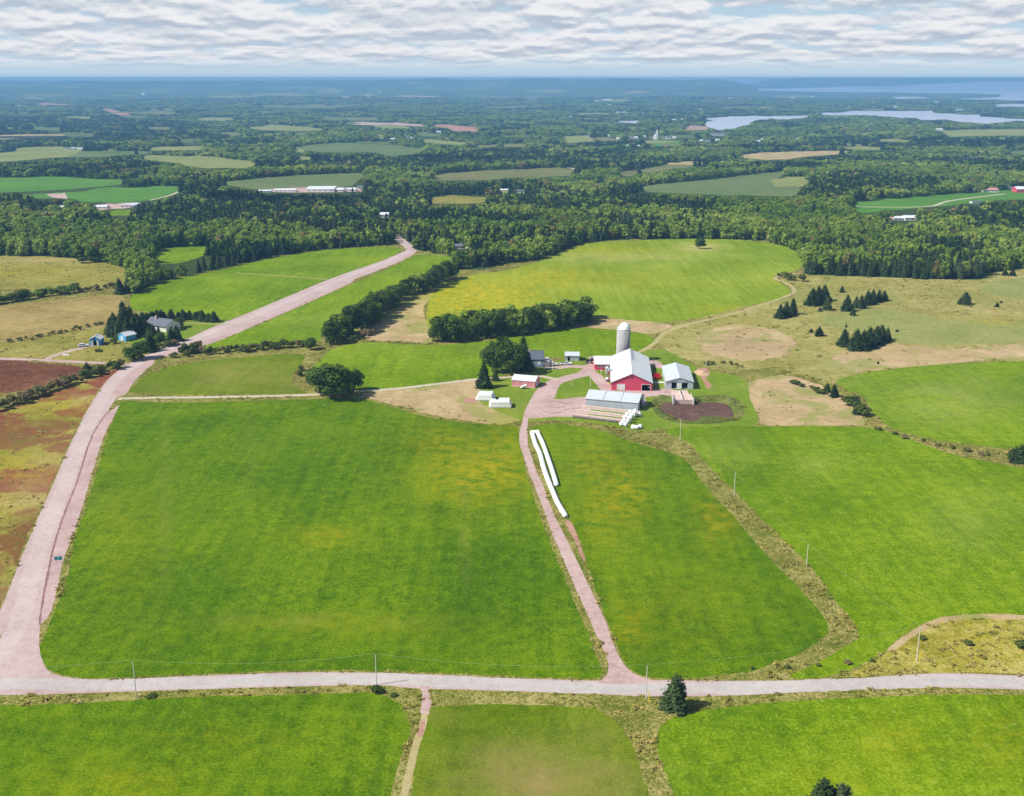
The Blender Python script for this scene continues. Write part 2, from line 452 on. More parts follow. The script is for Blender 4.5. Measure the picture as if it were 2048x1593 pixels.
stroke('clay', [(-300, 715), (0, 718), (130, 723), (252, 729)], 3.8)
stroke('clay', [(92, 719), (120, 708), (160, 697), (200, 688)], 3.2)
stroke('track', [(851, 1425), (843, 1462), (836, 1478), (822, 1530), (808, 1593), (790, 1700)], 1.4, 0.5)
stroke('track', [(470, 546), (560, 552), (660, 560)], 1.6, 0.3)
stroke('track', [(268, 646), (350, 646), (470, 650)], 1.6, 0.3)
stroke('sludge', [], 0) if False else None
stroke('clay', [(850, 1372), (854, 1398), (851, 1428)], 1.8, 1.4)
stroke('red_soil', [(847, 1440), (842, 1462), (839, 1474)], 1.0, 1.0)
reg('bank', [(1308, 798), (1325, 790), (1345, 795), (1400, 792), (1450, 790), (1480, 802), (1490, 822), (1475, 840), (1420, 848), (1350, 846), (1318, 834), (1304, 815)], True, 0.6)
reg('sludge', [(1324, 801), (1345, 799), (1385, 799), (1420, 799), (1450, 801), (1464, 812), (1467, 826), (1440, 833), (1385, 835), (1345, 831), (1326, 818)], True, 0.3)
NEARCOUNT = len(REG)
# clearings far out
reg('pale_field', [(-600, 340), (0, 306), (60, 294), (110, 293), (165, 298), (160, 312), (60, 320), (-600, 360)])
reg('pale_field', [(262, 317), (300, 311), (400, 312), (500, 322), (522, 330), (480, 337), (400, 336), (330, 324)])
reg('corn_field', [(120, 316), (160, 304), (215, 301), (300, 304), (290, 309), (210, 314)])
reg('green_crop', [(-600, 372), (0, 356), (110, 353), (200, 358), (275, 362), (240, 370), (150, 378), (0, 386), (-600, 420)])
reg('green_crop', [(20, 393), (80, 388), (140, 385), (230, 375), (310, 372), (375, 374), (350, 385), (300, 400), (240, 408), (160, 404), (130, 396), (60, 396)])
reg('clay', [(92, 389), (130, 385), (138, 398), (105, 396)])
reg('clay', [(190, 410), (232, 408), (275, 404), (262, 416), (200, 421)])
reg('bright_field', [(200, 424), (235, 420), (262, 420), (262, 430), (225, 432)])
reg('corn_field', [(420, 367), (500, 358), (600, 350), (700, 345), (750, 346), (715, 357), (702, 372), (640, 382), (560, 383), (480, 376)])
reg('clay', [(520, 385), (545, 377), (720, 375), (722, 384)])
reg('olive_crop', [(850, 353), (900, 346), (1000, 339), (1120, 335), (1152, 342), (1142, 353), (1040, 356), (950, 361), (870, 361)])
reg('corn_field', [(1250, 381), (1290, 371), (1400, 361), (1520, 346), (1570, 343), (1555, 360), (1600, 378), (1590, 393), (1480, 391), (1400, 389), (1300, 384)])
reg('pale_field', [(1540, 362), (1575, 354), (1630, 355), (1605, 374), (1552, 373)])
reg('olive_crop', [(1225, 345), (1300, 334), (1360, 324), (1430, 326), (1400, 332), (1300, 346), (1240, 353)])
reg('straw', [(1330, 330), (1362, 322), (1432, 325), (1400, 330)])
reg('straw', [(1455, 313), (1520, 305), (1690, 301), (1702, 305), (1600, 315), (1530, 321)])
reg('green_crop', [(1695, 408), (1750, 400), (1900, 388), (1990, 381), (2200, 374), (2200, 393), (2000, 400), (1900, 411), (1830, 418), (1760, 421), (1722, 427)])
reg('corn_field', [(560, 299), (620, 290), (700, 285), (800, 290), (850, 298), (830, 309), (780, 313), (750, 306), (640, 304)])
reg('pale_field', [(480, 256), (540, 250), (610, 254), (660, 262), (560, 262)])
reg('red_soil', [(850, 252), (900, 249), (960, 257), (950, 265), (910, 262)])
reg('clay', [(700, 246), (800, 245), (850, 250), (850, 254), (780, 250), (700, 249)])
reg('red_soil', [(200, 216), (230, 219), (266, 228), (262, 232), (235, 229), (205, 221)])
reg('red_soil', [(80, 205), (140, 208), (135, 212), (70, 208)])
reg('olive_field', [(850, 407), (870, 393), (900, 390), (980, 395), (970, 404), (920, 409)])
reg('pale_field', [(925, 385), (960, 379), (1070, 380), (1075, 388), (1000, 386)])
reg('pale_field', [(800, 281), (860, 279), (932, 286), (930, 290), (860, 287)])
reg('olive_crop', [(930, 290), (1060, 288), (1060, 294), (960, 296)])
reg('bright_field', [(936, 488), (960, 483), (1030, 482), (1015, 490), (950, 495)])
reg('pale_field', [(560, 312), (700, 318), (740, 322), (700, 326), (600, 320)])
reg('green_crop', [(1300, 283), (1360, 281), (1365, 292), (1310, 293)])
reg('pale_field', [(1120, 272), (1180, 271), (1190, 284), (1130, 286)])
reg('pale_field', [(1880, 262), (2048, 258), (2300, 258), (2300, 270), (2048, 272), (1900, 274)])
reg('corn_field', [(640, 233), (760, 236), (740, 241), (640, 239)])
reg('straw', [(-200, 275), (60, 268), (180, 266), (100, 276), (-200, 284)])
reg('pale_field', [(200, 300), (330, 294), (420, 294), (400, 300), (300, 301)])
stroke('gravel', [(1118, 334), (1145, 337), (1162, 343), (1166, 350)], 9)
stroke('gravel', [(1170, 356), (1200, 360), (1210, 363)], 9)
stroke('gravel', [(1136, 302), (1148, 309)], 8)
stroke('gravel', [(1680, 268), (1740, 273), (1812, 281)], 10)
stroke('lane', [(1700, 414), (1850, 414), (1900, 402), (2010, 388)], 4)
stroke('lane', [(300, 401), (340, 391), (372, 377)], 4)
# patches on the far hills
for cx, cy, rx, ry, cl in [(660, 182, 24, 5, 'pale_field'), (560, 190, 60, 3, 'pale_field'), (460, 193, 45, 3, 'pale_field'), (830, 193, 50, 1.6, 'straw'),
                           (690, 195, 14, 1.4, 'straw'), (1090, 183, 40, 3, 'pale_field'), (1280, 185, 26, 1.5, 'straw'), (1220, 201, 36, 2.5, 'pale_field'), (740, 190, 16, 2, 'pale_field'),
                           (300, 182, 60, 3, 'olive_crop'), (930, 178, 60, 2.5, 'olive_crop'), (90, 190, 60, 2.5, 'olive_crop'), (1590, 193, 40, 2, 'pale_field'), (1010, 214, 60, 2, 'olive_crop'),
                           (300, 225, 70, 3, 'olive_crop'), (600, 213, 110, 4, 'olive_crop'), (420, 238, 60, 3, 'pale_field'), (1190, 228, 50, 2, 'pale_field'), (1740, 219, 40, 2, 'olive_crop'), (1500, 215, 70, 2, 'olive_crop')]:
    a = np.linspace(0, 2 * math.pi, 14, endpoint=False)
    reg(cl, np.stack([cx + rx * np.cos(a) * (1 + 0.25 * np.sin(3 * a + cx)), cy + ry * np.sin(a) + ry * 0.3 * np.sin(2 * a + cy)], -1))
for _i in range(90):
    cy = 176 + 130 * rng.random() ** 0.8
    cx = rng.uniform(-150, 2200)
    if cx > 1150 and 195 < cy < 268:
        continue
    rx = rng.uniform(10, 46); ry = (cy - 160) * rng.uniform(0.012, 0.035) + 0.5
    a = np.linspace(0, 2 * math.pi, 9, endpoint=False)
    rr = 1 + rng.normal(0, .22, 9)
    reg(['olive_crop', 'thin_wood', 'corn_field', 'pale_field', 'thin_wood'][_i % 5], np.stack([cx + rx * np.cos(a) * rr + 8 * np.sin(a), cy + ry * np.sin(a) * rr], -1))
# tidal water
reg('water', [(1220, 245), (1290, 240), (1369, 237), (1448, 234), (1501, 231.5), (1540, 233), (1580, 231.5), (1622, 229.5), (1619, 233), (1575, 240), (1543, 238), (1509, 242), (1508, 248), (1480, 254),
              (1443, 261), (1422, 257), (1411, 246), (1436, 240), (1369, 240.5), (1285, 242), (1274, 247), (1237, 246)], True, 0)
reg('mudflat', [(1367, 251), (1417, 253), (1421, 261), (1369, 260)], True, 0)
reg('water', [(1636, 228), (1700, 222.5), (1778, 222), (1868, 221), (1869, 226), (1953, 229), (1984, 235), (2048, 238), (2500, 244), (2500, 248), (2048, 242.6), (1981, 248), (1932, 245), (1889, 239.5), (1863, 241),
              (1829, 236), (1778, 234), (1721, 231), (1655, 231)], True, 0)
reg('water', [(1546, 252), (1580, 251.5), (1613, 254), (1575, 255)], True, 0)
reg('water', [(1900, 218.5), (1969, 219), (1968, 222), (1910, 221.5)], True, 0)
reg('water', [(1783, 195), (1830, 194), (1868, 197), (1800, 199)], True, 0)
reg('water', [(1975, 215), (2010, 208), (2500, 206), (2500, 214), (2030, 214)], True, 0)
reg('water', [(1520, 178), (1600, 176.5), (1752, 173), (1865, 168), (2048, 163.5), (2600, 160), (2600, 206), (2048, 202), (1917, 198), (1997, 195), (2000, 190), (1958, 187.5), (1829, 186), (1685, 184.5), (1520, 181)], True, 0)

ROADLIKE = {'gravel', 'clay', 'clay_shoulder', 'lane', 'track', 'red_soil', 'sludge', 'water', 'mudflat'}


def densify(w, closed, jag):
    out = []
    n = len(w)
    m = n if closed else n - 1
    for i in range(m):
        a = w[i]; b = w[(i + 1) % n]
        L = np.hypot(*(b - a))
        dd = max(np.hypot(*a), 80)
        step = max(2.2, dd / 170)
        k = int(np.clip(math.ceil(L / step), 1, 60))
        nrm = np.array([-(b - a)[1], (b - a)[0]]) / max(L, 1e-6)
        for j in range(k):
            q = a + (b - a) * j / k
            if jag:
                amp = jag * (0.16 + dd / 1400)
                q = q + nrm * amp * (vnoise(np.array([q[0] / 5.0]), np.array([q[1] / 5.0]))[0] * 1.2 + rng.random() - 1.1)
            out.append(q)
    if not closed:
        out.append(w[-1])
    return np.array(out)


def dedupe(w, mind):
    keep = [w[0]]
    for q in w[1:]:
        if np.hypot(*(q - keep[-1])) > mind(np.hypot(*q)):
            keep.append(q)
    return np.array(keep)


WPOLY = []                                   # (class, world polygon)
_cnt = 0
for cls, pts, smooth, jag, width in REG:
    _cnt += 1
    closed = width is None
    if closed and _cnt > NEARCOUNT:
        kx = 1.4 if cls == 'water' else 1.0
        # real clearings are ragged: break the outline up
        mm = []
        for i in range(len(pts)):
            p0_, p1_ = pts[i], pts[(i + 1) % len(pts)]
            mm.append(p0_ + rng.normal(0, 1, 2) * [2.5, 0.5 * (0.5 if cls == 'water' else 1)])
            if abs(p1_[0] - p0_[0]) > 30 and p0_[0] < 2100:
                mm.append(p0_ * .67 + p1_ * .33 + rng.normal(0, 1, 2) * [5 * kx, 0.9 * (0.8 if cls == 'water' else 1)])
                mm.append(p0_ * .33 + p1_ * .67 + rng.normal(0, 1, 2) * [5 * kx, 0.9 * (0.8 if cls == 'water' else 1)])
        pts = np.array(mm); smooth = len(pts) > 30
        REG[_cnt - 1] = (cls, pts, smooth, jag, width)
    q = catmull(pts, closed, 3 if closed else 4) if smooth else pts
    w = P(q[:, 0], q[:, 1])[:, :2]
    w = dedupe(w, lambda d: max(0.5, d / 1400))
    if closed:
        WPOLY.append((cls, densify(w, True, jag)))
    else:
        w = densify(w, False, 0)
        t = np.gradient(w, axis=0)
        t /= np.maximum(np.hypot(t[:, 0], t[:, 1])[:, None], 1e-9)
        nrm = np.stack([-t[:, 1], t[:, 0]], -1)
        wv = width / 2 + jag * (rng.random(len(w)) - 0.5) * 0.5
        wv2 = width / 2 + jag * (rng.random(len(w)) - 0.5) * 0.5
        WPOLY.append((cls, np.concatenate([w + nrm * wv[:, None], (w - nrm * wv2[:, None])[::-1]])))

wl = np.array(WOODLINE, float)
wlw = P(wl[:, 0], wl[:, 1])[:, :2]

# all points for the planar map
verts = []
edges = []
for cls, w in WPOLY:
    o = len(verts)
    verts += [tuple(v) for v in w]
    edges += [(o + i, o + (i + 1) % len(w)) for i in range(len(w))]
ds = [60.0]
while ds[-1] < 20300:
    ds.append(ds[-1] * (1.02 if ds[-1] < 8000 else 1.028))
azs = np.radians(np.arange(-42, 42.01, 0.42))
for k, d in enumerate(ds):
    off = 0.21 * (k % 2)
    for a in azs:
        a = a + R(off)
        verts.append((d * math.sin(a) + 0.0137 * d * (rng.random() - .5) * 0.3, d * math.cos(a) * (1 + 0.002 * (rng.random() - .5))))
for x in range(-60, 61, 12):
    for y in range(-72, 55, 12):
        verts.append((x + 0.3, y + 0.2))
for rr in (150, 400, 1200, 4000, 12000):
    for a in range(45, 316, 10):
        verts.append((rr * math.sin(R(a)), rr * math.cos(R(a))))
V2 = [Vector(v) for v in verts]
ov, oe, of, *_ = delaunay_2d_cdt(V2, edges, [], 0, 1e-3, False)
V = np.array([tuple(v) for v in ov])
T = np.array([tuple(f) for f in of])
# counter-clockwise
a_ = V[T[:, 1]] - V[T[:, 0]]; b_ = V[T[:, 2]] - V[T[:, 0]]
cr = a_[:, 0] * b_[:, 1] - a_[:, 1] * b_[:, 0]
T[cr < 0] = T[cr < 0][:, ::-1]
T = T[np.abs(cr) > 1e-5]
cen = V[T].mean(1)
Z = h(V[:, 0], V[:, 1])
cls_names = ['ground', 'woodland_floor', 'far_country'] + sorted({c for c, _ in WPOLY})
cid = {n: i for i, n in enumerate(cls_names)}
tc_ = np.zeros(len(T), int)
ppx, ppy = proj(np.stack([cen[:, 0], cen[:, 1], h(cen[:, 0], cen[:, 1])], -1))
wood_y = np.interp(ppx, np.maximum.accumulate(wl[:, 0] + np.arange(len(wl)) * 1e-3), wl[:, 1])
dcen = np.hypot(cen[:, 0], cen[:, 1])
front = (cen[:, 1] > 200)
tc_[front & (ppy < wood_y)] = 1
tc_[(dcen > 7600) & (cen[:, 1] > 0)] = 2
for cls, w in WPOLY:
    tc_[pip(w, cen[:, 0], cen[:, 1])] = cid[cls]

# soft patches inside the fields: (px, py, rx, ry, channel, strength); r = yellow bloom, g = dry straw, b = dark lush
PATCH = [(960, 940, 110, 60, 0, .8), (880, 890, 60, 40, 0, .5), (900, 960, 70, 50, 0, .5), (650, 1075, 60, 20, 0, .55), (1010, 900, 50, 70, 0, .5), (1245, 990, 45, 60, 0, .7), (1210, 1000, 60, 110, 0, .4),
         (1190, 930, 50, 50, 0, .5), (1430, 1040, 40, 50, 0, .6), (1255, 1250, 40, 50, 0, .5), (1350, 1220, 120, 90, 0, .2), (960, 590, 130, 40, 0, .95), (900, 610, 70, 40, 0, .8), (1080, 560, 120, 22, 0, .7), (1010, 630, 60, 20, 0, .6),
         (1200, 500, 120, 12, 0, .45), (1250, 560, 160, 18, 0, .3), (1450, 620, 60, 10, 0, .4), (1560, 560, 60, 12, 0, .3), (1240, 515, 140, 8, 1, .4), (1400, 495, 40, 7, 1, .9), (700, 1250, 200, 20, 0, .3), (250, 1080, 60, 120, 0, .2),
         (560, 880, 120, 60, 2, .5), (400, 1180, 120, 70, 2, .5), (950, 1240, 150, 80, 2, .35), (1350, 1120, 60, 80, 2, .4), (300, 980, 80, 80, 2, .3), (330, 1000, 10, 160, 1, .22), (930, 1060, 8, 120, 1, .2), (500, 900, 8, 80, 1, .15), (610, 1240, 240, 8, 1, .18), (1080, 1560, 160, 60, 1, .9), (1020, 1520, 120, 40, 1, .5), (1180, 1480, 80, 40, 1, .3), (1230, 1570, 60, 50, 1, .5),
         (930, 1560, 50, 50, 1, .3), (880, 1430, 60, 15, 1, .4), (480, 750, 120, 30, 1, .35), (300, 780, 40, 15, 1, .25), (560, 770, 60, 20, 1, .4), (1900, 800, 140, 50, 1, .28), (1700, 770, 60, 20, 1, .2), (1460, 900, 60, 30, 1, .2), (1640, 930, 60, 30, 1, .15),
         (1950, 1040, 100, 60, 1, .12), (1800, 1490, 90, 50, 0, .3), (2000, 1480, 60, 60, 0, .3), (1660, 1560, 80, 40, 0, .2), (250, 1560, 150, 40, 0, .3), (450, 1480, 150, 30, 0, .2), (50, 1450, 90, 30, 2, .4), (730, 1420, 60, 30, 2, .4), (1450, 1430, 90, 20, 2, .4),
         (1760, 880, 60, 30, 2, .3), (1500, 960, 50, 50, 2, .3), (50, 930, 60, 30, 0, .9), (130, 810, 50, 20, 0, .8), (60, 990, 60, 40, 1, .4), (100, 920, 60, 40, 1, .4), (30, 880, 90, 30, 2, .8), (100, 850, 60, 18, 2, .7), (50, 1080, 60, 50, 2, .9), (170, 800, 30, 10, 1, .7), (20, 1160, 40, 60, 2, .6),
         (20, 640, 90, 20, 1, .3), (70, 545, 120, 14, 0, .5), (60, 520, 140, 6, 1, .6), (1800, 705, 160, 12, 1, .4), (2000, 640, 60, 8, 0, .8), (1720, 690, 50, 10, 0, .7), (1480, 640, 50, 12, 0, .5), (1680, 570, 60, 8, 0, .3), (1960, 1290, 80, 40, 0, .4), (740, 690, 160, 14, 1, .1), (1490, 690, 60, 14, 2, .6),
         (1000, 700, 120, 10, 1, .15), (1000, 815, 200, 10, 1, .2), (730, 520, 60, 8, 0, .25), (640, 640, 120, 20, 1, .1), (850, 560, 60, 20, 0, .3)]
PATCH = [(x, y, rx, ry, ch, s * (1.0 if ch == 0 else 0.7 if ch == 2 else 1)) for x, y, rx, ry, ch, s in PATCH] + [(60, 1000, 110, 20, 1, .5), (30, 1180, 60, 30, 1, .5)]
vx, vy = proj(np.stack([V[:, 0], V[:, 1], Z], -1))
pat = np.zeros((len(V), 4)); pat[:, 3] = 1
for x, y, rx, ry, ch, s in PATCH:
    r2 = ((vx - x) / rx) ** 2 + ((vy - y) / ry) ** 2
    pat[:, ch] = np.maximum(pat[:, ch], s * np.exp(-r2 * 0.9) * (V[:, 1] > 80))


def mesh_np(name, v, f, mat=None):
    """mesh from numpy: f is (n,3) or (n,4)"""
    me = bpy.data.meshes.new(name)
    v = np.asarray(v, np.float32); f = np.asarray(f, np.int32)
    me.vertices.add(len(v)); me.vertices.foreach_set('co', v.ravel())
    me.loops.add(f.size); me.loops.foreach_set('vertex_index', f.ravel())
    me.polygons.add(len(f))
    me.polygons.foreach_set('loop_start', np.arange(0, f.size, f.shape[1], dtype=np.int32))
    me.update(calc_edges=True)
    me.validate()
    if mat:
        me.materials.append(mat)
    return me
# ---------------------------------------------------------------- materials
def new_mat(name):
    m = bpy.data.materials.new(name)
    m.use_nodes = True
    nt = m.node_tree
    nt.nodes.clear()
    out = nd(nt, 'ShaderNodeOutputMaterial')
    b = nd(nt, 'ShaderNodeBsdfPrincipled')
    nt.links.new(b.outputs[0], out.inputs[0])
    return m, nt, b


def POS(nt):
    return nd(nt, 'ShaderNodeNewGeometry').outputs['Position']


def ROT(nt, vec, ang, sc_):
    n = nd(nt, 'ShaderNodeMapping')
    nt.links.new(vec, n.inputs[0])
    n.inputs['Rotation'].default_value = (0, 0, ang)
    n.inputs['Scale'].default_value = sc_
    return n.outputs[0]


def ground_mat(name, dark, mid, light, straw=(0.38, 0.29, 0.13), yellow=(0.42, 0.34, 0.02), lush=None, big=0.02, small=0.35, fine=2.2, spread=1.0,
               streak=0.0, ang=0.0, bump=0.25, patch=True, rough=0.95, specks=None, mottle=None):
    m, nt, b = new_mat(name)
    p = POS(nt)
    nb = NOISE(nt, p, big, 4, 0.6, 0.4)
    ns = NOISE(nt, p, small, 5, 0.68)
    nf = NOISE(nt, p, fine, 3, 0.75)
    v = MATH(nt, 'ADD', MATH(nt, 'MULTIPLY', nb, 0.26), MATH(nt, 'ADD', MATH(nt, 'MULTIPLY', ns, 0.28), MATH(nt, 'MULTIPLY', nf, 0.46)))
    if streak:
        q = ROT(nt, p, ang, (1.0, 0.05, 1.0))
        nst = NOISE(nt, q, 0.33, 4, 0.65)
        v = MATH(nt, 'ADD', v, MATH(nt, 'MULTIPLY', MATH(nt, 'SUBTRACT', nst, 0.5), streak))
    w = 0.13 / spread
    t1 = RANGE(nt, v, 0.5 - w, 0.5, 0, 1)
    t2 = RANGE(nt, v, 0.5, 0.5 + w, 0, 1)
    col = MIX(nt, t2, MIX(nt, t1, dark, mid), light)
    if mottle:
        nm = NOISE(nt, p, mottle[1], 4, 0.6, 0.6)
        col = MIX(nt, RANGE(nt, nm, mottle[2], mottle[2] + 0.09, 0, mottle[3] if len(mottle) > 3 else 0.9), col, mottle[0])
    if patch:
        at = nd(nt, 'ShaderNodeAttribute', attribute_name='patch')
        se = nd(nt, 'ShaderNodeSeparateColor')
        nt.links.new(at.outputs['Color'], se.inputs[0])
        nn = NOISE(nt, p, 0.22, 5, 0.7)
        nn2 = NOISE(nt, p, 0.06, 4, 0.6)
        yl = MATH(nt, 'MULTIPLY', se.outputs[0], RANGE(nt, nn, 0.38, 0.62, 0, 1.1))
        col = MIX(nt, MATH(nt, 'MINIMUM', yl, 1.0), col, yellow)
        st = MATH(nt, 'MULTIPLY', se.outputs[1], RANGE(nt, nn2, 0.3, 0.62, 0.2, 1.2))
        col = MIX(nt, MATH(nt, 'MINIMUM', st, 1.0), col, straw)
        lc = lush if lush else tuple(c * 0.6 for c in dark)
        col = MIX(nt, MATH(nt, 'MULTIPLY', se.outputs[2], RANGE(nt, nn, 0.35, 0.6, 0.2, 1.0)), col, lc)
    if specks:
        nk = NOISE(nt, p, specks[1], 2, 0.5)
        col = MIX(nt, RANGE(nt, nk, specks[2], specks[2] + 0.05, 0, specks[3]), col, specks[0])
    nt.links.new(col, b.inputs['Base Color'])
    b.inputs['Roughness'].default_value = rough
    b.inputs['Specular IOR Level'].default_value = 0.04
    if bump:
        bp = nd(nt, 'ShaderNodeBump')
        bp.inputs['Strength'].default_value = bump
        bp.inputs['Distance'].default_value = 0.6
        nt.links.new(MATH(nt, 'ADD', MATH(nt, 'MULTIPLY', nf, 0.5), ns), bp.inputs['Height'])
        nt.links.new(bp.outputs[0], b.inputs['Normal'])
    return m


G = {}
Y = (0.33, 0.285, 0.002)
G['hay_field'] = ground_mat('hay_grass', (0.039, 0.098, 0.0), (0.088, 0.168, 0.0), (0.163, 0.246, 0.003), (0.30, 0.27, 0.07), Y, (0.035, 0.10, 0.0), 0.022, 0.30, 1.8, 1.45, 0.16, R(-6), 0.7)
G['bright_field'] = ground_mat('bright_grass', (0.070, 0.138, 0.0), (0.130, 0.222, 0.0), (0.235, 0.32, 0.012), (0.36, 0.36, 0.12), Y, (0.035, 0.13, 0.005), 0.02, 0.28, 1.8, 1.35, 0.15, R(35), 0.7,
                               specks=((0.32, 0.42, 0.10), 0.9, 0.66, 0.35))
G['yellow_field'] = ground_mat('blooming_grass', (0.11, 0.175, 0.004), (0.18, 0.26, 0.010), (0.28, 0.34, 0.045), (0.45, 0.38, 0.15), (0.46, 0.37, 0.008), (0.07, 0.15, 0.01), 0.018, 0.2, 1.2, 1.15, 0.26, R(75), 0.4)
G['faded_field'] = ground_mat('faded_grass', (0.055, 0.105, 0.0), (0.115, 0.178, 0.002), (0.20, 0.255, 0.015), (0.26, 0.205, 0.07), Y, None, 0.03, 0.3, 2.0, 1.1, 0.12, R(5), 0.5)
G['lawn'] = ground_mat('lawn_grass', (0.085, 0.150, 0.008), (0.15, 0.225, 0.015), (0.24, 0.29, 0.05), (0.33, 0.27, 0.12), Y, None, 0.04, 0.4, 2.0, 1.1, 0.1, R(20), 0.35)
G['green_pasture'] = ground_mat('thin_pasture', (0.14, 0.17, 0.035), (0.24, 0.26, 0.075), (0.33, 0.31, 0.12), big=0.04, small=0.3, bump=0.4, specks=((0.09, 0.10, 0.03), 0.35, 0.64, 0.8))
G['pasture'] = ground_mat('dry_pasture', (0.15, 0.15, 0.025), (0.285, 0.26, 0.075), (0.43, 0.37, 0.16), yellow=(0.26, 0.22, 0.02), big=0.03, small=0.22, fine=1.2, spread=1.35, bump=0.6, specks=((0.07, 0.065, 0.02), 0.3, 0.66, 0.8),
                           mottle=((0.21, 0.225, 0.055), 0.02, 0.50, 0.7))
G['straw'] = ground_mat('straw_grass', (0.25, 0.18, 0.08), (0.42, 0.31, 0.17), (0.58, 0.45, 0.28), big=0.05, small=0.3, bump=0.5, mottle=((0.24, 0.26, 0.07), 0.04, 0.50, 0.8))
G['ground'] = ground_mat('rough_verge', (0.09, 0.12, 0.012), (0.21, 0.21, 0.04), (0.40, 0.34, 0.13), big=0.08, small=0.45, fine=1.8, spread=1.6, bump=0.9, patch=False)
G['goldenrod'] = ground_mat('weedy_bank', (0.15, 0.145, 0.012), (0.31, 0.285, 0.035), (0.50, 0.42, 0.15), yellow=(0.36, 0.30, 0.02), big=0.06, small=0.4, spread=1.4, bump=0.9)
G['tan_field'] = ground_mat('tan_grass', (0.14, 0.105, 0.025), (0.29, 0.22, 0.075), (0.42, 0.33, 0.14), big=0.03, small=0.2, fine=1.0, bump=0.5)
G['olive_field'] = ground_mat('olive_grass', (0.11, 0.12, 0.02), (0.23, 0.215, 0.04), (0.36, 0.30, 0.10), yellow=(0.36, 0.31, 0.02), big=0.03, small=0.2, fine=1.0, spread=1.3, bump=0.6)
G['heath'] = ground_mat('red_heath', (0.065, 0.02, 0.012), (0.125, 0.050, 0.026), (0.23, 0.115, 0.06), big=0.03, small=0.25, fine=1.2, spread=1.2, bump=0.5)
G['wild_field'] = ground_mat('wild_meadow', (0.14, 0.125, 0.016), (0.27, 0.235, 0.035), (0.42, 0.35, 0.11), yellow=(0.34, 0.29, 0.015), lush=(0.10, 0.14, 0.015), big=0.04, small=0.25, fine=1.3, spread=1.4, bump=0.7,
                              mottle=((0.20, 0.058, 0.035), 0.045, 0.44, 0.95))
G['gravel'] = ground_mat('road_gravel', (0.36, 0.26, 0.255), (0.45, 0.345, 0.335), (0.52, 0.425, 0.41), big=0.05, small=0.5, fine=3.0, spread=1.2, bump=0.2, patch=False, streak=0.0)
G['gravel_worn'] = ground_mat('worn_gravel', (0.39, 0.30, 0.295), (0.48, 0.385, 0.375), (0.55, 0.465, 0.45), big=0.05, small=0.5, fine=3.0, spread=1.2, bump=0.2, patch=False)
G['gravel_pale'] = ground_mat('pale_gravel', (0.36, 0.325, 0.315), (0.44, 0.405, 0.39), (0.51, 0.48, 0.46), big=0.05, small=0.5, fine=3.0, spread=1.2, bump=0.2, patch=False)
G['rut'] = ground_mat('wet_rut', (0.17, 0.09, 0.085), (0.28, 0.17, 0.16), (0.40, 0.27, 0.25), small=0.5, fine=2.0, spread=1.5, bump=0.3, patch=False)
G['ditch'] = ground_mat('ditch_line', (0.16, 0.08, 0.08), (0.25, 0.14, 0.14), (0.36, 0.22, 0.22), small=0.5, fine=2.5, bump=0.3, patch=False)
G['clay_shoulder'] = ground_mat('shoulder_clay', (0.33, 0.22, 0.215), (0.44, 0.315, 0.305), (0.52, 0.40, 0.385), big=0.06, small=0.5, fine=2.5, spread=1.2, bump=0.25, patch=False)
G['clay'] = ground_mat('driveway_clay', (0.33, 0.215, 0.20), (0.45, 0.325, 0.305), (0.55, 0.42, 0.40), big=0.06, small=0.5, fine=2.5, spread=1.2, bump=0.2, patch=False)
G['lane'] = ground_mat('lane_gravel', (0.36, 0.32, 0.22), (0.47, 0.43, 0.32), (0.60, 0.55, 0.44), big=0.05, small=0.5, fine=2.5, bump=0.2, patch=False)
G['track'] = ground_mat('worn_track', (0.26, 0.22, 0.09), (0.38, 0.32, 0.15), (0.48, 0.41, 0.22), big=0.05, small=0.5, fine=2.5, bump=0.3, patch=False)
G['red_soil'] = ground_mat('bare_soil', (0.26, 0.12, 0.09), (0.38, 0.21, 0.16), (0.52, 0.34, 0.25), big=0.05, small=0.5, fine=2.5, bump=0.5, patch=False)
G['bank'] = ground_mat('bank_grass', (0.06, 0.09, 0.016), (0.12, 0.16, 0.03), (0.24, 0.22, 0.08), big=0.08, small=0.5, spread=1.3, bump=0.9, patch=False)
G['sludge'] = ground_mat('manure_sludge', (0.065, 0.035, 0.028), (0.115, 0.066, 0.052), (0.18, 0.115, 0.09), big=0.06, small=0.2, fine=1.0, bump=0.2, patch=False, rough=0.6)
G['thin_wood'] = ground_mat('thin_wood', (0.05, 0.08, 0.02), (0.10, 0.14, 0.035), (0.17, 0.20, 0.06), big=0.01, small=0.07, fine=0.4, spread=1.4, bump=0, patch=False)
G['pale_field'] = ground_mat('pale_crop', (0.13, 0.17, 0.04), (0.21, 0.24, 0.07), (0.32, 0.31, 0.12), big=0.008, small=0.05, fine=0.3, bump=0, patch=False)
G['corn_field'] = ground_mat('corn_crop', (0.075, 0.12, 0.035), (0.12, 0.165, 0.055), (0.17, 0.20, 0.085), big=0.008, small=0.05, fine=0.3, bump=0, patch=False)
G['green_crop'] = ground_mat('green_crop', (0.05, 0.15, 0.02), (0.08, 0.20, 0.025), (0.14, 0.26, 0.04), big=0.008, small=0.05, fine=0.3, bump=0, patch=False)
G['olive_crop'] = ground_mat('olive_crop', (0.09, 0.11, 0.035), (0.15, 0.16, 0.055), (0.23, 0.215, 0.09), big=0.008, small=0.05, fine=0.3, bump=0, patch=False)
G['mudflat'] = ground_mat('tidal_mud', (0.28, 0.18, 0.14), (0.36, 0.24, 0.19), (0.42, 0.30, 0.25), big=0.01, small=0.05, fine=0.3, bump=0, patch=False)
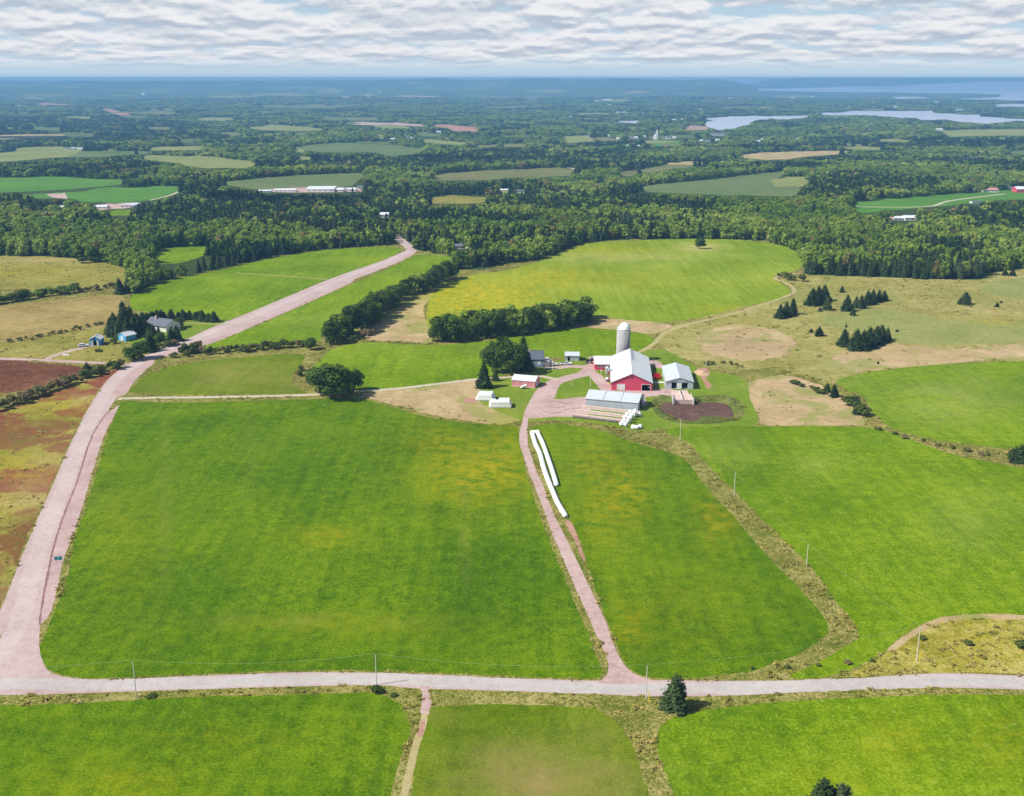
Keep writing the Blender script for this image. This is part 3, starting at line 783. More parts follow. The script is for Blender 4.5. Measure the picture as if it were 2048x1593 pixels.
G['woodland_floor'] = ground_mat('forest_floor', (0.020, 0.038, 0.009), (0.040, 0.065, 0.015), (0.075, 0.10, 0.03), big=0.006, small=0.08, fine=0.5, bump=0.6, patch=False)
G['far_country'] = ground_mat('far_woods', (0.028, 0.055, 0.022), (0.07, 0.11, 0.04), (0.15, 0.18, 0.07), big=0.0011, small=0.006, fine=0.03, spread=1.3, bump=0, patch=False,
                               mottle=((0.24, 0.26, 0.11), 0.0016, 0.57, 0.8))
m, nt, b = new_mat('tidal_water')
b.inputs['Base Color'].default_value = (0.50, 0.53, 0.64, 1)
b.inputs['Roughness'].default_value = 0.35
bp = nd(nt, 'ShaderNodeBump'); bp.inputs['Strength'].default_value = 0.3; bp.inputs['Distance'].default_value = 1.0
nt.links.new(NOISE(nt, POS(nt), 0.05, 4, 0.6), bp.inputs['Height']); nt.links.new(bp.outputs[0], b.inputs['Normal'])
G['water'] = m

# ---------------------------------------------------------------- ground objects: one watertight surface divided by land use
NICE = {'ground': 'ground', 'gravel_worn': 'wheel_track', 'gravel_pale': 'gravel_road', 'ditch': 'ditch', 'woodland_floor': 'woodland_ground', 'far_country': 'distant_hills', 'water': 'water', 'gravel': 'gravel_road', 'clay': 'clay_driveway',
        'clay_shoulder': 'road_shoulder', 'lane': 'farm_lane', 'track': 'field_track'}
# the road surface is crowned and the lagoon lies lower than its bank
vcls = np.zeros(len(V), int)
dV = np.hypot(V[:, 0], V[:, 1])
Zm = Z.copy()
for nm, dz in (('sludge', -1.3), ('bank', 0.5)):
    inside = np.zeros(len(V), bool)
    touch = np.zeros(len(V), bool)
    tt = T[tc_ == cid[nm]]
    oth = T[tc_ != cid[nm]]
    inside[tt.ravel()] = True
    touch[oth.ravel()] = True
    if nm == 'bank':
        Zm[inside & ~touch] += dz
    else:
        Zm[inside] += dz
EDGE_PTS = V
full = np.column_stack([V, Zm])
GROUND_OBJS = {}
for nm in cls_names:
    tt = T[tc_ == cid[nm]]
    if len(tt) == 0:
        continue
    used, inv = np.unique(tt.ravel(), return_inverse=True)
    me = mesh_np(NICE.get(nm, nm), full[used], inv.reshape(-1, 3), G[nm])
    me.polygons.foreach_set('use_smooth', np.ones(len(me.polygons), bool))
    ca = me.color_attributes.new('patch', 'FLOAT_COLOR', 'POINT')
    ca.data.foreach_set('color', pat[used].astype(np.float32).ravel())
    o = bpy.data.objects.new(NICE.get(nm, nm), me)
    C.objects.link(o)
    o['kind'] = 'structure'
    GROUND_OBJS[nm] = o

# ---------------------------------------------------------------- helpers for things
def tag(o, label=None, cat=None, group=None, kind=None):
    if label:
        o['label'] = label
    if cat:
        o['category'] = cat
    if group:
        o['group'] = group
    if kind:
        o['kind'] = kind
    return o


def empty(name, loc, rz=0.0, scale=(1, 1, 1)):
    o = bpy.data.objects.new(name, None)
    o.empty_display_size = 0.5
    C.objects.link(o)
    o.location = loc; o.rotation_euler = (0, 0, rz); o.scale = scale
    return o


def link(name, me, parent=None):
    o = bpy.data.objects.new(name, me)
    C.objects.link(o)
    if parent:
        o.parent = parent
    return o


def copy_tree(o, parent=None):
    c = o.copy(); C.objects.link(c)
    if parent:
        c.parent = parent
    for ch in list(o.children):
        copy_tree(ch, c)
    return c


def foliage_mat(name, cols, autumn=None, stain=None):
    m, nt, b = new_mat(name)
    oi = nd(nt, 'ShaderNodeObjectInfo')
    r = nd(nt, 'ShaderNodeValToRGB')
    el = r.color_ramp.elements
    n = len(cols)
    el[0].position = 0; el[0].color = (*cols[0], 1)
    el[1].position = 1; el[1].color = (*cols[-1], 1)
    for i in range(1, n - 1):
        e = el.new(i / (n - 1)); e.color = (*cols[i], 1)
    p = POS(nt)
    reg_ = NOISE(nt, p, 0.006, 4, 0.65)
    v = MATH(nt, 'ADD', MATH(nt, 'MULTIPLY', oi.outputs['Random'], 0.45), MATH(nt, 'MULTIPLY', RANGE(nt, reg_, 0.38, 0.62, 0, 1), 0.55))
    nt.links.new(v, r.inputs[0])
    leaf = NOISE(nt, p, 0.9, 2, 0.6)
    col = MIX(nt, RANGE(nt, leaf, 0.35, 0.65, 0, 1), tuple(c * 0.72 for c in (1, 1, 1)), (1.25, 1.25, 1.2))
    out = MIX(nt, 1.0, r.outputs[0], col, 'MULTIPLY')
    if autumn:
        g = MATH(nt, 'GREATER_THAN', MATH(nt, 'FRACT', MATH(nt, 'MULTIPLY', oi.outputs['Random'], 37.7)), autumn[1])
        out = MIX(nt, MATH(nt, 'MULTIPLY', g, 0.8), out, autumn[0])
    nt.links.new(out, b.inputs['Base Color'])
    b.inputs['Roughness'].default_value = 0.8
    b.inputs['Specular IOR Level'].default_value = 0.2
    tl = nd(nt, 'ShaderNodeBsdfTranslucent')
    nt.links.new(out, tl.inputs[0])
    ms = nd(nt, 'ShaderNodeMixShader')
    ms.inputs[0].default_value = 0.38
    nt.links.new(b.outputs[0], ms.inputs[1]); nt.links.new(tl.outputs[0], ms.inputs[2])
    nt.links.new(ms.outputs[0], [n_ for n_ in nt.nodes if n_.type == 'OUTPUT_MATERIAL'][0].inputs[0])
    return m


M_BROAD = foliage_mat('broadleaf_foliage', [(0.060, 0.125, 0.015), (0.145, 0.24, 0.026), (0.26, 0.36, 0.045), (0.40, 0.47, 0.10)], ((0.26, 0.19, 0.07), 0.96))
M_BDARK = foliage_mat('dark_broadleaf_foliage', [(0.034, 0.075, 0.010), (0.058, 0.115, 0.014), (0.095, 0.165, 0.022), (0.15, 0.215, 0.035)])  # deeper leaf green of the yard and belt trees
M_SPRUCE = foliage_mat('spruce_foliage', [(0.020, 0.048, 0.016), (0.035, 0.072, 0.022), (0.065, 0.11, 0.034), (0.11, 0.15, 0.06)])
M_SHRUB = foliage_mat('shrub_foliage', [(0.06, 0.095, 0.016), (0.09, 0.13, 0.022), (0.14, 0.165, 0.04), (0.21, 0.19, 0.07)], ((0.30, 0.21, 0.11), 0.8))
M_WEED = foliage_mat('weed_foliage', [(0.18, 0.21, 0.03), (0.32, 0.31, 0.06), (0.50, 0.42, 0.14), (0.62, 0.52, 0.25)])
M_BARK, nt, b = new_mat('bark')
nt.links.new(MIX(nt, NOISE(nt, POS(nt), 3.0, 4, 0.6), (0.07, 0.055, 0.04), (0.2, 0.17, 0.13)), b.inputs['Base Color'])
b.inputs['Roughness'].default_value = 0.9


def leaf_quads(c, n, size, rg, elong=1.0, tri=False):
    """quads at c facing roughly n"""
    k = len(c)
    n = n + rg.normal(0, 0.38, (k, 3)) + np.array([0, 0, 0.25])
    n /= np.linalg.norm(n, axis=1)[:, None]
    a = np.cross(n, rg.normal(0, 1, (k, 3)))
    a /= np.linalg.norm(a, axis=1)[:, None]
    b_ = np.cross(n, a)
    s = (size * rg.uniform(0.6, 1.35, k))[:, None] if np.isscalar(size) else (size * rg.uniform(0.6, 1.35, k))[:, None]
    a = a * s * elong; b_ = b_ * s
    v = np.stack([c - a - b_ * 0.6, c + a * 0.5 - b_, c + a + b_ * 0.7, c - a * 0.6 + b_], 1).reshape(-1, 3)
    f = np.arange(4 * k).reshape(k, 4)
    return v, f


def crown_broad(seed, leaves, size, lobes=16, core=True):
    """unit-height broadleaf crown built of leaf clumps with gaps"""
    rg = np.random.default_rng(seed)
    L = []
    for i in range(lobes):
        a = i * 2.4 + rg.uniform(-0.5, 0.5)
        zt = rg.uniform(0.22, 0.86)
        prof = math.sqrt(max(0.02, 1 - ((zt - 0.5) / 0.46) ** 2))
        rr = 0.27 * prof * rg.uniform(0.55, 1.1)
        L.append((rr * math.cos(a), rr * math.sin(a), zt, rg.uniform(0.10, 0.17)))
    L.append((0, 0, 0.55, 0.24)); L.append((rg.uniform(-.06, .06), rg.uniform(-.06, .06), 0.86, 0.11))
    L = np.array(L)
    w = L[:, 3] ** 2; w /= w.sum()
    idx = rg.choice(len(L), leaves * 2, p=w)
    n = rg.normal(0, 1, (leaves * 2, 3)); n[:, 2] = n[:, 2] + 0.25
    n /= np.linalg.norm(n, axis=1)[:, None]
    c = L[idx, :3] + n * (L[idx, 3:4] * rg.uniform(0.8, 1.12, (leaves * 2, 1)))
    dd = np.linalg.norm(c[:, None, :] - L[None, :, :3], axis=2) / L[None, :, 3]
    keep = dd.min(1) > 0.72
    keep &= c[:, 2] > 0.10
    c = c[keep][:leaves]; n = n[keep][:leaves]
    v, f = leaf_quads(c, n, size, rg)
    if core:
        # dark inner branch mass: small inward clumps
        k = max(12, leaves // 8)
        idx = rg.choice(len(L), k)
        c2 = L[idx, :3] * np.array([0.75, 0.75, 1]) + rg.normal(0, 0.03, (k, 3))
        n2 = rg.normal(0, 1, (k, 3)); n2 /= np.linalg.norm(n2, axis=1)[:, None]
        v2, f2 = leaf_quads(c2, n2, size * 1.8, rg)
        f = np.concatenate([f, f2 + len(v)]); v = np.concatenate([v, v2])
    return v, f


def crown_spruce(seed, leaves, size, rad=0.20, low=0.05, prof=0.85, rag=1.0):
    rg = np.random.default_rng(seed)
    z = low + (1 - low) * (1 - np.sqrt(rg.random(leaves))) ** 1.0
    tiers = 11
    tz = (z - low) / (1 - low)
    ph = (tz * tiers + rg.uniform(0, 0.15, leaves)) % 1.0
    r0 = rad * (1 - tz) ** prof * (1.12 - 0.45 * ph) + 0.008
    a = rg.uniform(0, 2 * math.pi, leaves)
    ra = 1 + rag * (0.18 * np.sin(3 * a + seed + 4 * tz) + 0.13 * np.sin(7 * a + 9 * tz + seed * 2))
    r = r0 * ra * rg.uniform(0.72, 1.05, leaves)
    c = np.stack([r * np.cos(a), r * np.sin(a), z - r * 0.25], -1)
    n = np.stack([np.cos(a) * 0.8, np.sin(a) * 0.8, np.full(leaves, 0.75)], -1)
    s = size * (0.55 + 0.6 * (1 - tz))
    v, f = leaf_quads(c, n, s, rg, 1.3)
    k = leaves // 8
    zz_ = low + (1 - low) * rg.random(k) * 0.85
    rr = rad * (1 - zz_) * 0.35
    aa = rg.uniform(0, 6.28, k)
    c2 = np.stack([rr * np.cos(aa), rr * np.sin(aa), zz_], -1)
    n2 = np.stack([np.cos(aa), np.sin(aa), np.full(k, 0.1)], -1)
    v2, f2 = leaf_quads(c2, n2, size * 1.6, rg)
    top_v, top_f = leaf_quads(np.array([[0, 0, 0.985], [0, 0, 0.96], [0.004, 0, 0.93]]), np.array([[1., 0, 0], [0, 1., 0], [1., 1., 0]]), size * 0.35, rg)
    f = np.concatenate([f, f2 + len(v), top_f + len(v) + len(v2)]); v = np.concatenate([v, v2, top_v])
    return v, f


def crown_shrub(seed, leaves, size):
    rg = np.random.default_rng(seed)
    L = [(rg.uniform(-.32, .32), rg.uniform(-.32, .32), rg.uniform(0.2, 0.62), rg.uniform(0.2, 0.34)) for _ in range(7)]
    L = np.array(L)
    idx = rg.choice(len(L), leaves)
    n = rg.normal(0, 1, (leaves, 3)); n[:, 2] = np.abs(n[:, 2]) * 0.9 + 0.05
    n /= np.linalg.norm(n, axis=1)[:, None]
    c = L[idx, :3] + n * (L[idx, 3:4] * rg.uniform(0.7, 1.15, (leaves, 1)))
    c[:, 2] = np.maximum(c[:, 2], 0.03)
    return leaf_quads(c, n, size, rg)


def tube(v0, v1, r0, r1, n=6):
    a = np.linspace(0, 2 * math.pi, n, endpoint=False)
    d = np.array(v1, float) - np.array(v0, float); d /= np.linalg.norm(d)
    u = np.cross(d, [0.3, 0.9, 0.1]); u /= np.linalg.norm(u); w = np.cross(d, u)
    ring = np.cos(a)[:, None] * u + np.sin(a)[:, None] * w
    v = np.concatenate([np.array(v0) + ring * r0, np.array(v1) + ring * r1])
    f = np.array([[i, (i + 1) % n, n + (i + 1) % n, n + i] for i in range(n)])
    return v, f


def join(parts):
    vs, fs, o = [], [], 0
    for v, f in parts:
        vs.append(v); fs.append(np.asarray(f) + o); o += len(v)
    return np.concatenate(vs), np.concatenate(fs)


def trunk_mesh(seed, kind='broad'):
    rg = np.random.default_rng(seed)
    if kind == 'spruce':
        return join([tube((0, 0, -0.03), (0, 0, 0.5), 0.018, 0.010), tube((0, 0, 0.5), (0, 0, 0.97), 0.010, 0.002)])
    ps = [tube((0, 0, -0.04), (0.01, 0.0, 0.28), 0.028, 0.02), tube((0.01, 0, 0.28), (0.0, 0.02, 0.7), 0.02, 0.008)]
    for i in range(6):
        a = i * 1.1 + rg.uniform(0, .4); z0 = rg.uniform(0.2, 0.45)
        ps.append(tube((0, 0, z0), (0.2 * math.cos(a), 0.2 * math.sin(a), z0 + rg.uniform(.16, .3)), 0.011, 0.004, 5))
    return join(ps)


def shade_flat(me):
    return me


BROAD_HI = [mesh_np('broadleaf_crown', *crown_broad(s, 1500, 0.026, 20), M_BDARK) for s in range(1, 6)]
BROAD_MID = [mesh_np('broadleaf_crown', *crown_broad(s + 20, 520, 0.042, 16), M_BROAD) for s in range(1, 7)]
SPRUCE_HI = [mesh_np('spruce_crown', *crown_spruce(s, 1500, 0.026, 0.20 + 0.02 * (s % 3), 0.05, 0.72, 1.3), M_SPRUCE) for s in range(1, 5)]
SPRUCE_BUSH = [mesh_np('spruce_crown', *crown_spruce(s + 40, 1800, 0.030, 0.21, 0.08, 0.42, 1.9), M_SPRUCE) for s in (1, 2)]
SPRUCE_MID = [mesh_np('spruce_crown', *crown_spruce(s + 20, 520, 0.042, 0.17 + 0.02 * (s % 3)), M_SPRUCE) for s in range(1, 6)]
SHRUB_HI = [mesh_np('shrub_crown', *crown_shrub(s, 420, 0.075), M_SHRUB) for s in range(1, 6)]
TR_B = [mesh_np('broadleaf_trunk', *trunk_mesh(s), M_BARK) for s in (1, 2, 3)]
TR_S = mesh_np('spruce_trunk', *trunk_mesh(9, 'spruce'), M_BARK)
BELTS = {}
KC = {'broad': 0, 'spruce': 0, 'shrub': 0}


def height_for(px, py, hp):
    """real height whose top shows hp pixels above the foot"""
    p = P(px, py)
    lo, hi = 0.1, 60.0
    for _ in range(30):
        m_ = (lo + hi) / 2
        _, yy = proj(p + np.array([0, 0, m_]))
        if py - yy < hp:
            lo = m_
        else:
            hi = m_
    return p, lo


def plant(kind, p, H, W, label, group, hi=False, parts=True):
    """one tree: Empty at its foot with crown and trunk; W is crown width in metres"""
    KC[kind] += 1
    i = random.randrange(1000)
    if kind == 'broad':
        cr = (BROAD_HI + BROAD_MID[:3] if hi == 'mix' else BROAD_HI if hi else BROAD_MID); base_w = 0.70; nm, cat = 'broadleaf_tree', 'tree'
    elif kind == 'spruce':
        cr = (SPRUCE_HI if hi else SPRUCE_MID); base_w = 0.42; nm, cat = 'spruce_tree', 'conifer'
    else:
        cr = SHRUB_HI; base_w = 1.15; nm, cat = 'shrub', 'shrub'
    Hs = H if kind != 'shrub' else H / 0.9
    z = float(h(p[0], p[1]))
    if kind == 'shrub' or not parts:
        o = link(nm, cr[i % len(cr)])
        o.location = (p[0], p[1], z - 0.1); o.rotation_euler = (0, 0, random.uniform(0, 6.28))
        o.scale = (W / base_w, W / base_w * random.uniform(0.85, 1.15), Hs)
    else:
        o = empty(nm, (p[0], p[1], z), random.uniform(0, 6.28), (W / base_w, W / base_w * random.uniform(0.9, 1.1), Hs))
        link('crown', cr[i % len(cr)], o)
        link('trunk', TR_B[i % 3] if kind == 'broad' else TR_S, o)
    tag(o, label, cat, group)
    return o


def one(kind, px, py, hp, wr, label, group=None, hi=True):
    """a single tree at a place: hp its apparent height in px, wr width/height"""
    p, H = height_for(px, py, hp)
    sl = math.sqrt(p[0] ** 2 + p[1] ** 2 + (CAM_H - p[2]) ** 2)
    return plant(kind, p, H, hp * wr * sl / F * 1.12, label, group, hi)


def ordinal(k):
    s_ = ['th', 'st', 'nd', 'rd'][k % 10] if k % 10 < 4 and not 10 < k % 100 < 14 else 'th'
    return '%d%s' % (k, s_)


def relabel(objs, fmt):
    """tell a row of look-alikes apart by counting along it from the left"""
    objs = sorted(objs, key=lambda o: proj(np.array(o.location))[0])
    for i, o in enumerate(objs):
        o['label'] = (ordinal(i + 1) + ' from left, ' + fmt)


def belt(kind, pts, n, Hm, wr, depth, label, group, hi=False, jit=0.25, mix=None):
    """a row or belt of single trees along a traced line"""
    q = catmull(pts, False, 4)
    w = P(q[:, 0], q[:, 1])[:, :2]
    s = np.concatenate([[0], np.cumsum(np.hypot(*np.diff(w, axis=0).T))])
    for i in range(n):
        t = (i + random.uniform(0.1, 0.9)) / n * s[-1]
        x = np.interp(t, s, w[:, 0]); y = np.interp(t, s, w[:, 1])
        y += random.uniform(0, depth * 1.35); x += random.uniform(-1.2, 1.2)
        H = Hm * random.uniform(1 - jit, 1 + jit)
        k = kind
        if mix and random.random() < mix[1]:
            k = mix[0]
        o = plant(k, (x, y), H, H * wr * random.uniform(0.85, 1.2), label, group, 'mix' if hi else hi)
        BELTS.setdefault(group, ([], label))[0].append(o)
# ---------------------------------------------------------------- buildings and farm things (real sizes, set on the terrain)
def simple(name, col, rough=0.6, metal=0.0, var=0.12, scale=0.8, spec=0.3):
    m, nt, b = new_mat(name)
    n_ = NOISE(nt, POS(nt), scale, 4, 0.65)
    lo = tuple(c * (1 - var) for c in col); hi_ = tuple(min(1, c * (1 + var)) for c in col)
    nt.links.new(MIX(nt, RANGE(nt, n_, 0.3, 0.7, 0, 1), lo, hi_), b.inputs['Base Color'])
    b.inputs['Roughness'].default_value = rough
    b.inputs['Metallic'].default_value = metal
    b.inputs['Specular IOR Level'].default_value = spec
    return m


def ribbed(name, col, dirty, period=0.6, axis='X', rough=0.45, strength=0.35, metal=0.0, stain=0.35):
    """sheet metal or boards: ribs as bump and seams, with weather stains"""
    m, nt, b = new_mat(name)
    tcn = nd(nt, 'ShaderNodeTexCoord')
    w = nd(nt, 'ShaderNodeTexWave', wave_type='BANDS', bands_direction=axis)
    nt.links.new(tcn.outputs['Object'], w.inputs['Vector'])
    w.inputs['Scale'].default_value = 0.314 / period
    w.inputs['Distortion'].default_value = 0.0
    seam = RANGE(nt, w.outputs['Fac'], 0.0, 0.14, 0.72, 1.0)
    st = NOISE(nt, VSCALE(nt, tcn.outputs['Object'], (1.0, 1.0, 0.25)), 0.7, 5, 0.7)
    c = MIX(nt, RANGE(nt, st, 0.45, 0.75, 0, stain), col, dirty)
    c = MIX(nt, 1.0, c, MIX(nt, seam, (0.6, 0.6, 0.6), (1, 1, 1)), 'MULTIPLY')
    nt.links.new(c, b.inputs['Base Color'])
    b.inputs['Roughness'].default_value = rough
    b.inputs['Metallic'].default_value = metal
    bp_ = nd(nt, 'ShaderNodeBump'); bp_.inputs['Strength'].default_value = strength; bp_.inputs['Distance'].default_value = 0.05
    nt.links.new(w.outputs['Fac'], bp_.inputs['Height']); nt.links.new(bp_.outputs[0], b.inputs['Normal'])
    return m


RX = ribbed('white_roof_sheet_a', (0.70, 0.73, 0.76), (0.50, 0.50, 0.48), 0.9, 'Y')
RW = ribbed('white_wall_sheet', (0.66, 0.69, 0.73), (0.45, 0.43, 0.40), 0.6, 'X')
RG = ribbed('galvanized_roof', (0.55, 0.60, 0.66), (0.38, 0.38, 0.36), 0.9, 'Y', stain=0.6)
RGX = ribbed('galvanized_wall', (0.48, 0.53, 0.60), (0.36, 0.36, 0.36), 0.6, 'X')
RRED = ribbed('red_painted_boards', (0.66, 0.06, 0.125), (0.52, 0.12, 0.17), 0.4, 'X', rough=0.7, stain=0.5)
RPINK = ribbed('faded_red_boards', (0.66, 0.22, 0.25), (0.68, 0.40, 0.40), 0.35, 'X', rough=0.8, stain=0.9)
BLUEW = ribbed('bright_blue_siding', (0.03, 0.22, 0.62), (0.06, 0.26, 0.58), 0.4, 'X', rough=0.6)
CYANW = ribbed('light_blue_siding', (0.10, 0.42, 0.72), (0.12, 0.36, 0.6), 0.4, 'X', rough=0.6)
GBLUE = ribbed('slate_blue_siding', (0.22, 0.31, 0.42), (0.2, 0.27, 0.36), 0.25, 'Z', rough=0.7)
CREAM = ribbed('white_siding', (0.74, 0.74, 0.72), (0.6, 0.6, 0.58), 0.25, 'Z', rough=0.7)
SHING = ribbed('grey_shingles', (0.13, 0.14, 0.175), (0.09, 0.10, 0.12), 0.3, 'X', rough=0.9)
DSHING = ribbed('dark_shingles', (0.10, 0.12, 0.16), (0.08, 0.09, 0.12), 0.3, 'X', rough=0.9)
PINKROOF = ribbed('faded_red_roof', (0.60, 0.28, 0.27), (0.5, 0.2, 0.2), 0.6, 'Y')
WHITE = simple('white_paint', (0.78, 0.79, 0.80), 0.4)
WRAP = simple('white_bale_wrap', (0.86, 0.88, 0.90), 0.3, 0, 0.05, 2.0, 0.5)
GREYFILM = simple('grey_plastic_fold', (0.33, 0.33, 0.34), 0.5)
BLACK = simple('black_rubber', (0.015, 0.015, 0.017), 0.7)
DARK = simple('dark_interior', (0.02, 0.02, 0.022), 0.9)
GLASS = simple('dark_glass', (0.03, 0.04, 0.055), 0.08, 0, 0.1, 1, 0.6)
CONC = simple('pale_concrete', (0.52, 0.46, 0.42), 0.9, 0, 0.2, 1.2)
CONCP = simple('pinkish_concrete', (0.60, 0.46, 0.42), 0.9, 0, 0.15, 0.8)
STEEL = simple('bare_steel', (0.55, 0.58, 0.62), 0.3, 0.7, 0.1)
WOODP = simple('weathered_pole', (0.62, 0.57, 0.50), 0.85, 0, 0.2, 3)
DWOOD = simple('dark_pole_wood', (0.26, 0.22, 0.18), 0.85, 0, 0.2, 3)
YEL = simple('yellow_guard', (0.75, 0.55, 0.02), 0.5)
REDM = simple('red_machine_paint', (0.55, 0.02, 0.03), 0.4)
TRIM = simple('dark_trim', (0.10, 0.10, 0.12), 0.6)
TEAL = simple('teal_sign_sheet', (0.02, 0.30, 0.30), 0.45)
TANSOIL = simple('tan_soil', (0.50, 0.33, 0.21), 0.95, 0, 0.3, 0.8)
GREENM = simple('green_machine_paint', (0.03, 0.13, 0.03), 0.4)


def box_vf(x0, x1, y0, y1, z0, z1):
    v = [(x0, y0, z0), (x1, y0, z0), (x1, y1, z0), (x0, y1, z0), (x0, y0, z1), (x1, y0, z1), (x1, y1, z1), (x0, y1, z1)]
    f = [(0, 3, 2, 1), (4, 5, 6, 7), (0, 1, 5, 4), (1, 2, 6, 5), (2, 3, 7, 6), (3, 0, 4, 7)]
    return v, f


class MB:
    """collects shapes and links them as one mesh object"""
    def __init__(s):
        s.v, s.f = [], []

    def add(s, v, f):
        o = len(s.v)
        s.v += [tuple(map(float, q)) for q in v]
        s.f += [tuple(int(i) + o for i in q) for q in f]
        return s

    def box(s, x0, x1, y0, y1, z0, z1):
        return s.add(*box_vf(x0, x1, y0, y1, z0, z1))

    def hexa(s, b, t):
        """prism from four base points to four top points"""
        return s.add(list(b) + list(t), [(0, 3, 2, 1), (4, 5, 6, 7), (0, 1, 5, 4), (1, 2, 6, 5), (2, 3, 7, 6), (3, 0, 4, 7)])

    def cyl(s, p0, p1, r0, r1=None, n=12, caps=True):
        r1 = r0 if r1 is None else r1
        v, f = tube(p0, p1, r0, r1, n)
        f = [tuple(q) for q in f]
        if caps:
            f += [tuple(range(n - 1, -1, -1)), tuple(range(n, 2 * n))]
        return s.add(v, f)

    def lathe(s, prof, n=24, c=(0, 0)):
        a = np.linspace(0, 2 * math.pi, n, endpoint=False)
        v, f = [], []
        for r, z in prof:
            v += [(c[0] + r * math.cos(t), c[1] + r * math.sin(t), z) for t in a]
        for k in range(len(prof) - 1):
            f += [(k * n + i, k * n + (i + 1) % n, (k + 1) * n + (i + 1) % n, (k + 1) * n + i) for i in range(n)]
        f.append(tuple(range(n - 1, -1, -1))); f.append(tuple(range((len(prof) - 1) * n, len(prof) * n)))
        return s.add(v, f)

    def build(s, name, mat, parent=None, smooth=False, bevel=0):
        me = bpy.data.meshes.new(name)
        me.from_pydata(s.v, [], s.f)
        me.materials.append(mat)
        if smooth:
            me.polygons.foreach_set('use_smooth', np.ones(len(me.polygons), bool))
        me.update()
        o = link(name, me, parent)
        if bevel:
            md = o.modifiers.new('bevel', 'BEVEL'); md.width = bevel; md.segments = 2
        return o


def wall_strip(mb, x0, x1, y0, y1, z1, openings, along='x'):
    """a wall from x0 to x1 of thickness y0..y1 with rectangular openings (a, b, zlo, zhi)"""
    xs = x0
    for a, b, zl, zh in sorted(openings):
        def put(p, q, lo, hi_):
            if q - p > 1e-3 and hi_ - lo > 1e-3:
                if along == 'x':
                    mb.box(p, q, y0, y1, lo, hi_)
                else:
                    mb.box(y0, y1, p, q, lo, hi_)
        put(xs, a, 0, z1); put(a, b, 0, zl); put(a, b, zh, z1)
        xs = b
    if along == 'x':
        mb.box(xs, x1, y0, y1, 0, z1)
    else:
        mb.box(y0, y1, xs, x1, 0, z1)


def gable(root, W, L, H, RH, wall, roof, over=0.45, front=(), back=(), left=(), right=(), th=0.14, ends=True, wallname='wall', slope_front=None, sink=0.6, endmat=None):
    """walls and roof of a building centred on its root, ridge along local y, front gable at -y; RH is ridge height"""
    t = 0.18
    mb = MB()
    w2, l2 = W / 2, L / 2
    wall_strip(mb, -w2, w2, -l2, -l2 + t, H, front)
    wall_strip(mb, -w2, w2, l2 - t, l2, H, back)
    wall_strip(mb, -l2 + t, l2 - t, -w2, -w2 + t, H, left, 'y')
    wall_strip(mb, -l2 + t, l2 - t, w2 - t, w2, H, right, 'y')
    for y0, y1 in ((-l2, -l2 + t), (l2 - t, l2)):
        mb.add([(-w2, y0, H), (w2, y0, H), (0, y0, RH), (-w2, y1, H), (w2, y1, H), (0, y1, RH)],
               [(0, 1, 2), (5, 4, 3), (0, 3, 4, 1), (1, 4, 5, 2), (2, 5, 3, 0)])
    mb.box(-w2, w2, -l2, l2, -sink, 0.0)
    wo_ = mb.build(wallname, wall, root)
    rb = MB()
    sl = (RH - H) / w2
    ex = w2 + over
    ze = H - sl * over
    for s in (-1, 1):
        yb, yf = l2 + over * 0.8, -l2 - over * 0.8
        b = [(s * ex, yf, ze), (0, yf, RH), (0, yb, RH), (s * ex, yb, ze)]
        tp = [(x, y, z + th) for x, y, z in b]
        if s < 0:
            rb.hexa(b, tp)
        else:
            rb.hexa(b[::-1], tp[::-1])
    ro = rb.build('roof', roof, root)
    rc = MB().box(-0.16, 0.16, -l2 - over * 0.8, l2 + over * 0.8, RH + th - 0.06, RH + th + 0.05)
    rc.build('ridge_cap', roof, ro)
    return wo_, ro


def panel(root, name, mat, x0, x1, z0, z1, y, th=0.06, axis='x', parent=None, frame=None, fw=0.1):
    """a door or window set in a wall face; y is the wall face"""
    def bx(a, b, lo, hi_, d0, d1):
        return (a, b, min(d0, d1), max(d0, d1), lo, hi_) if axis == 'x' else (min(d0, d1), max(d0, d1), a, b, lo, hi_)
    sgn = -1 if y < 0 else 1
    o = MB().box(*bx(x0, x1, z0, z1, y, y + sgn * th)).build(name, mat, parent or root)
    if frame:
        m_ = MB()
        for a, b, lo, hi_ in ((x0 - fw, x0, z0 - fw * (z0 > 0.2), z1 + fw), (x1, x1 + fw, z0 - fw * (z0 > 0.2), z1 + fw), (x0, x1, z1, z1 + fw)) + (((x0, x1, z0 - fw, z0),) if z0 > 0.2 else ()):
            m_.box(*bx(a, b, lo, hi_, y, y + sgn * (th + 0.04)))
        m_.build('frame', frame, o)
    return o


def ground_xy(px, py):
    p = P(px, py)
    return np.array(p)


def place(name, px, py, rz=0.0):
    p = P(px, py)
    return empty(name, (p[0], p[1], float(h(p[0], p[1]))), rz)


def between(a, b):
    """frame from two ground pixels: centre, width, angle"""
    A = P(*a); B = P(*b)
    d = B - A
    return (A + B) / 2, float(np.hypot(d[0], d[1])), math.atan2(d[1], d[0])


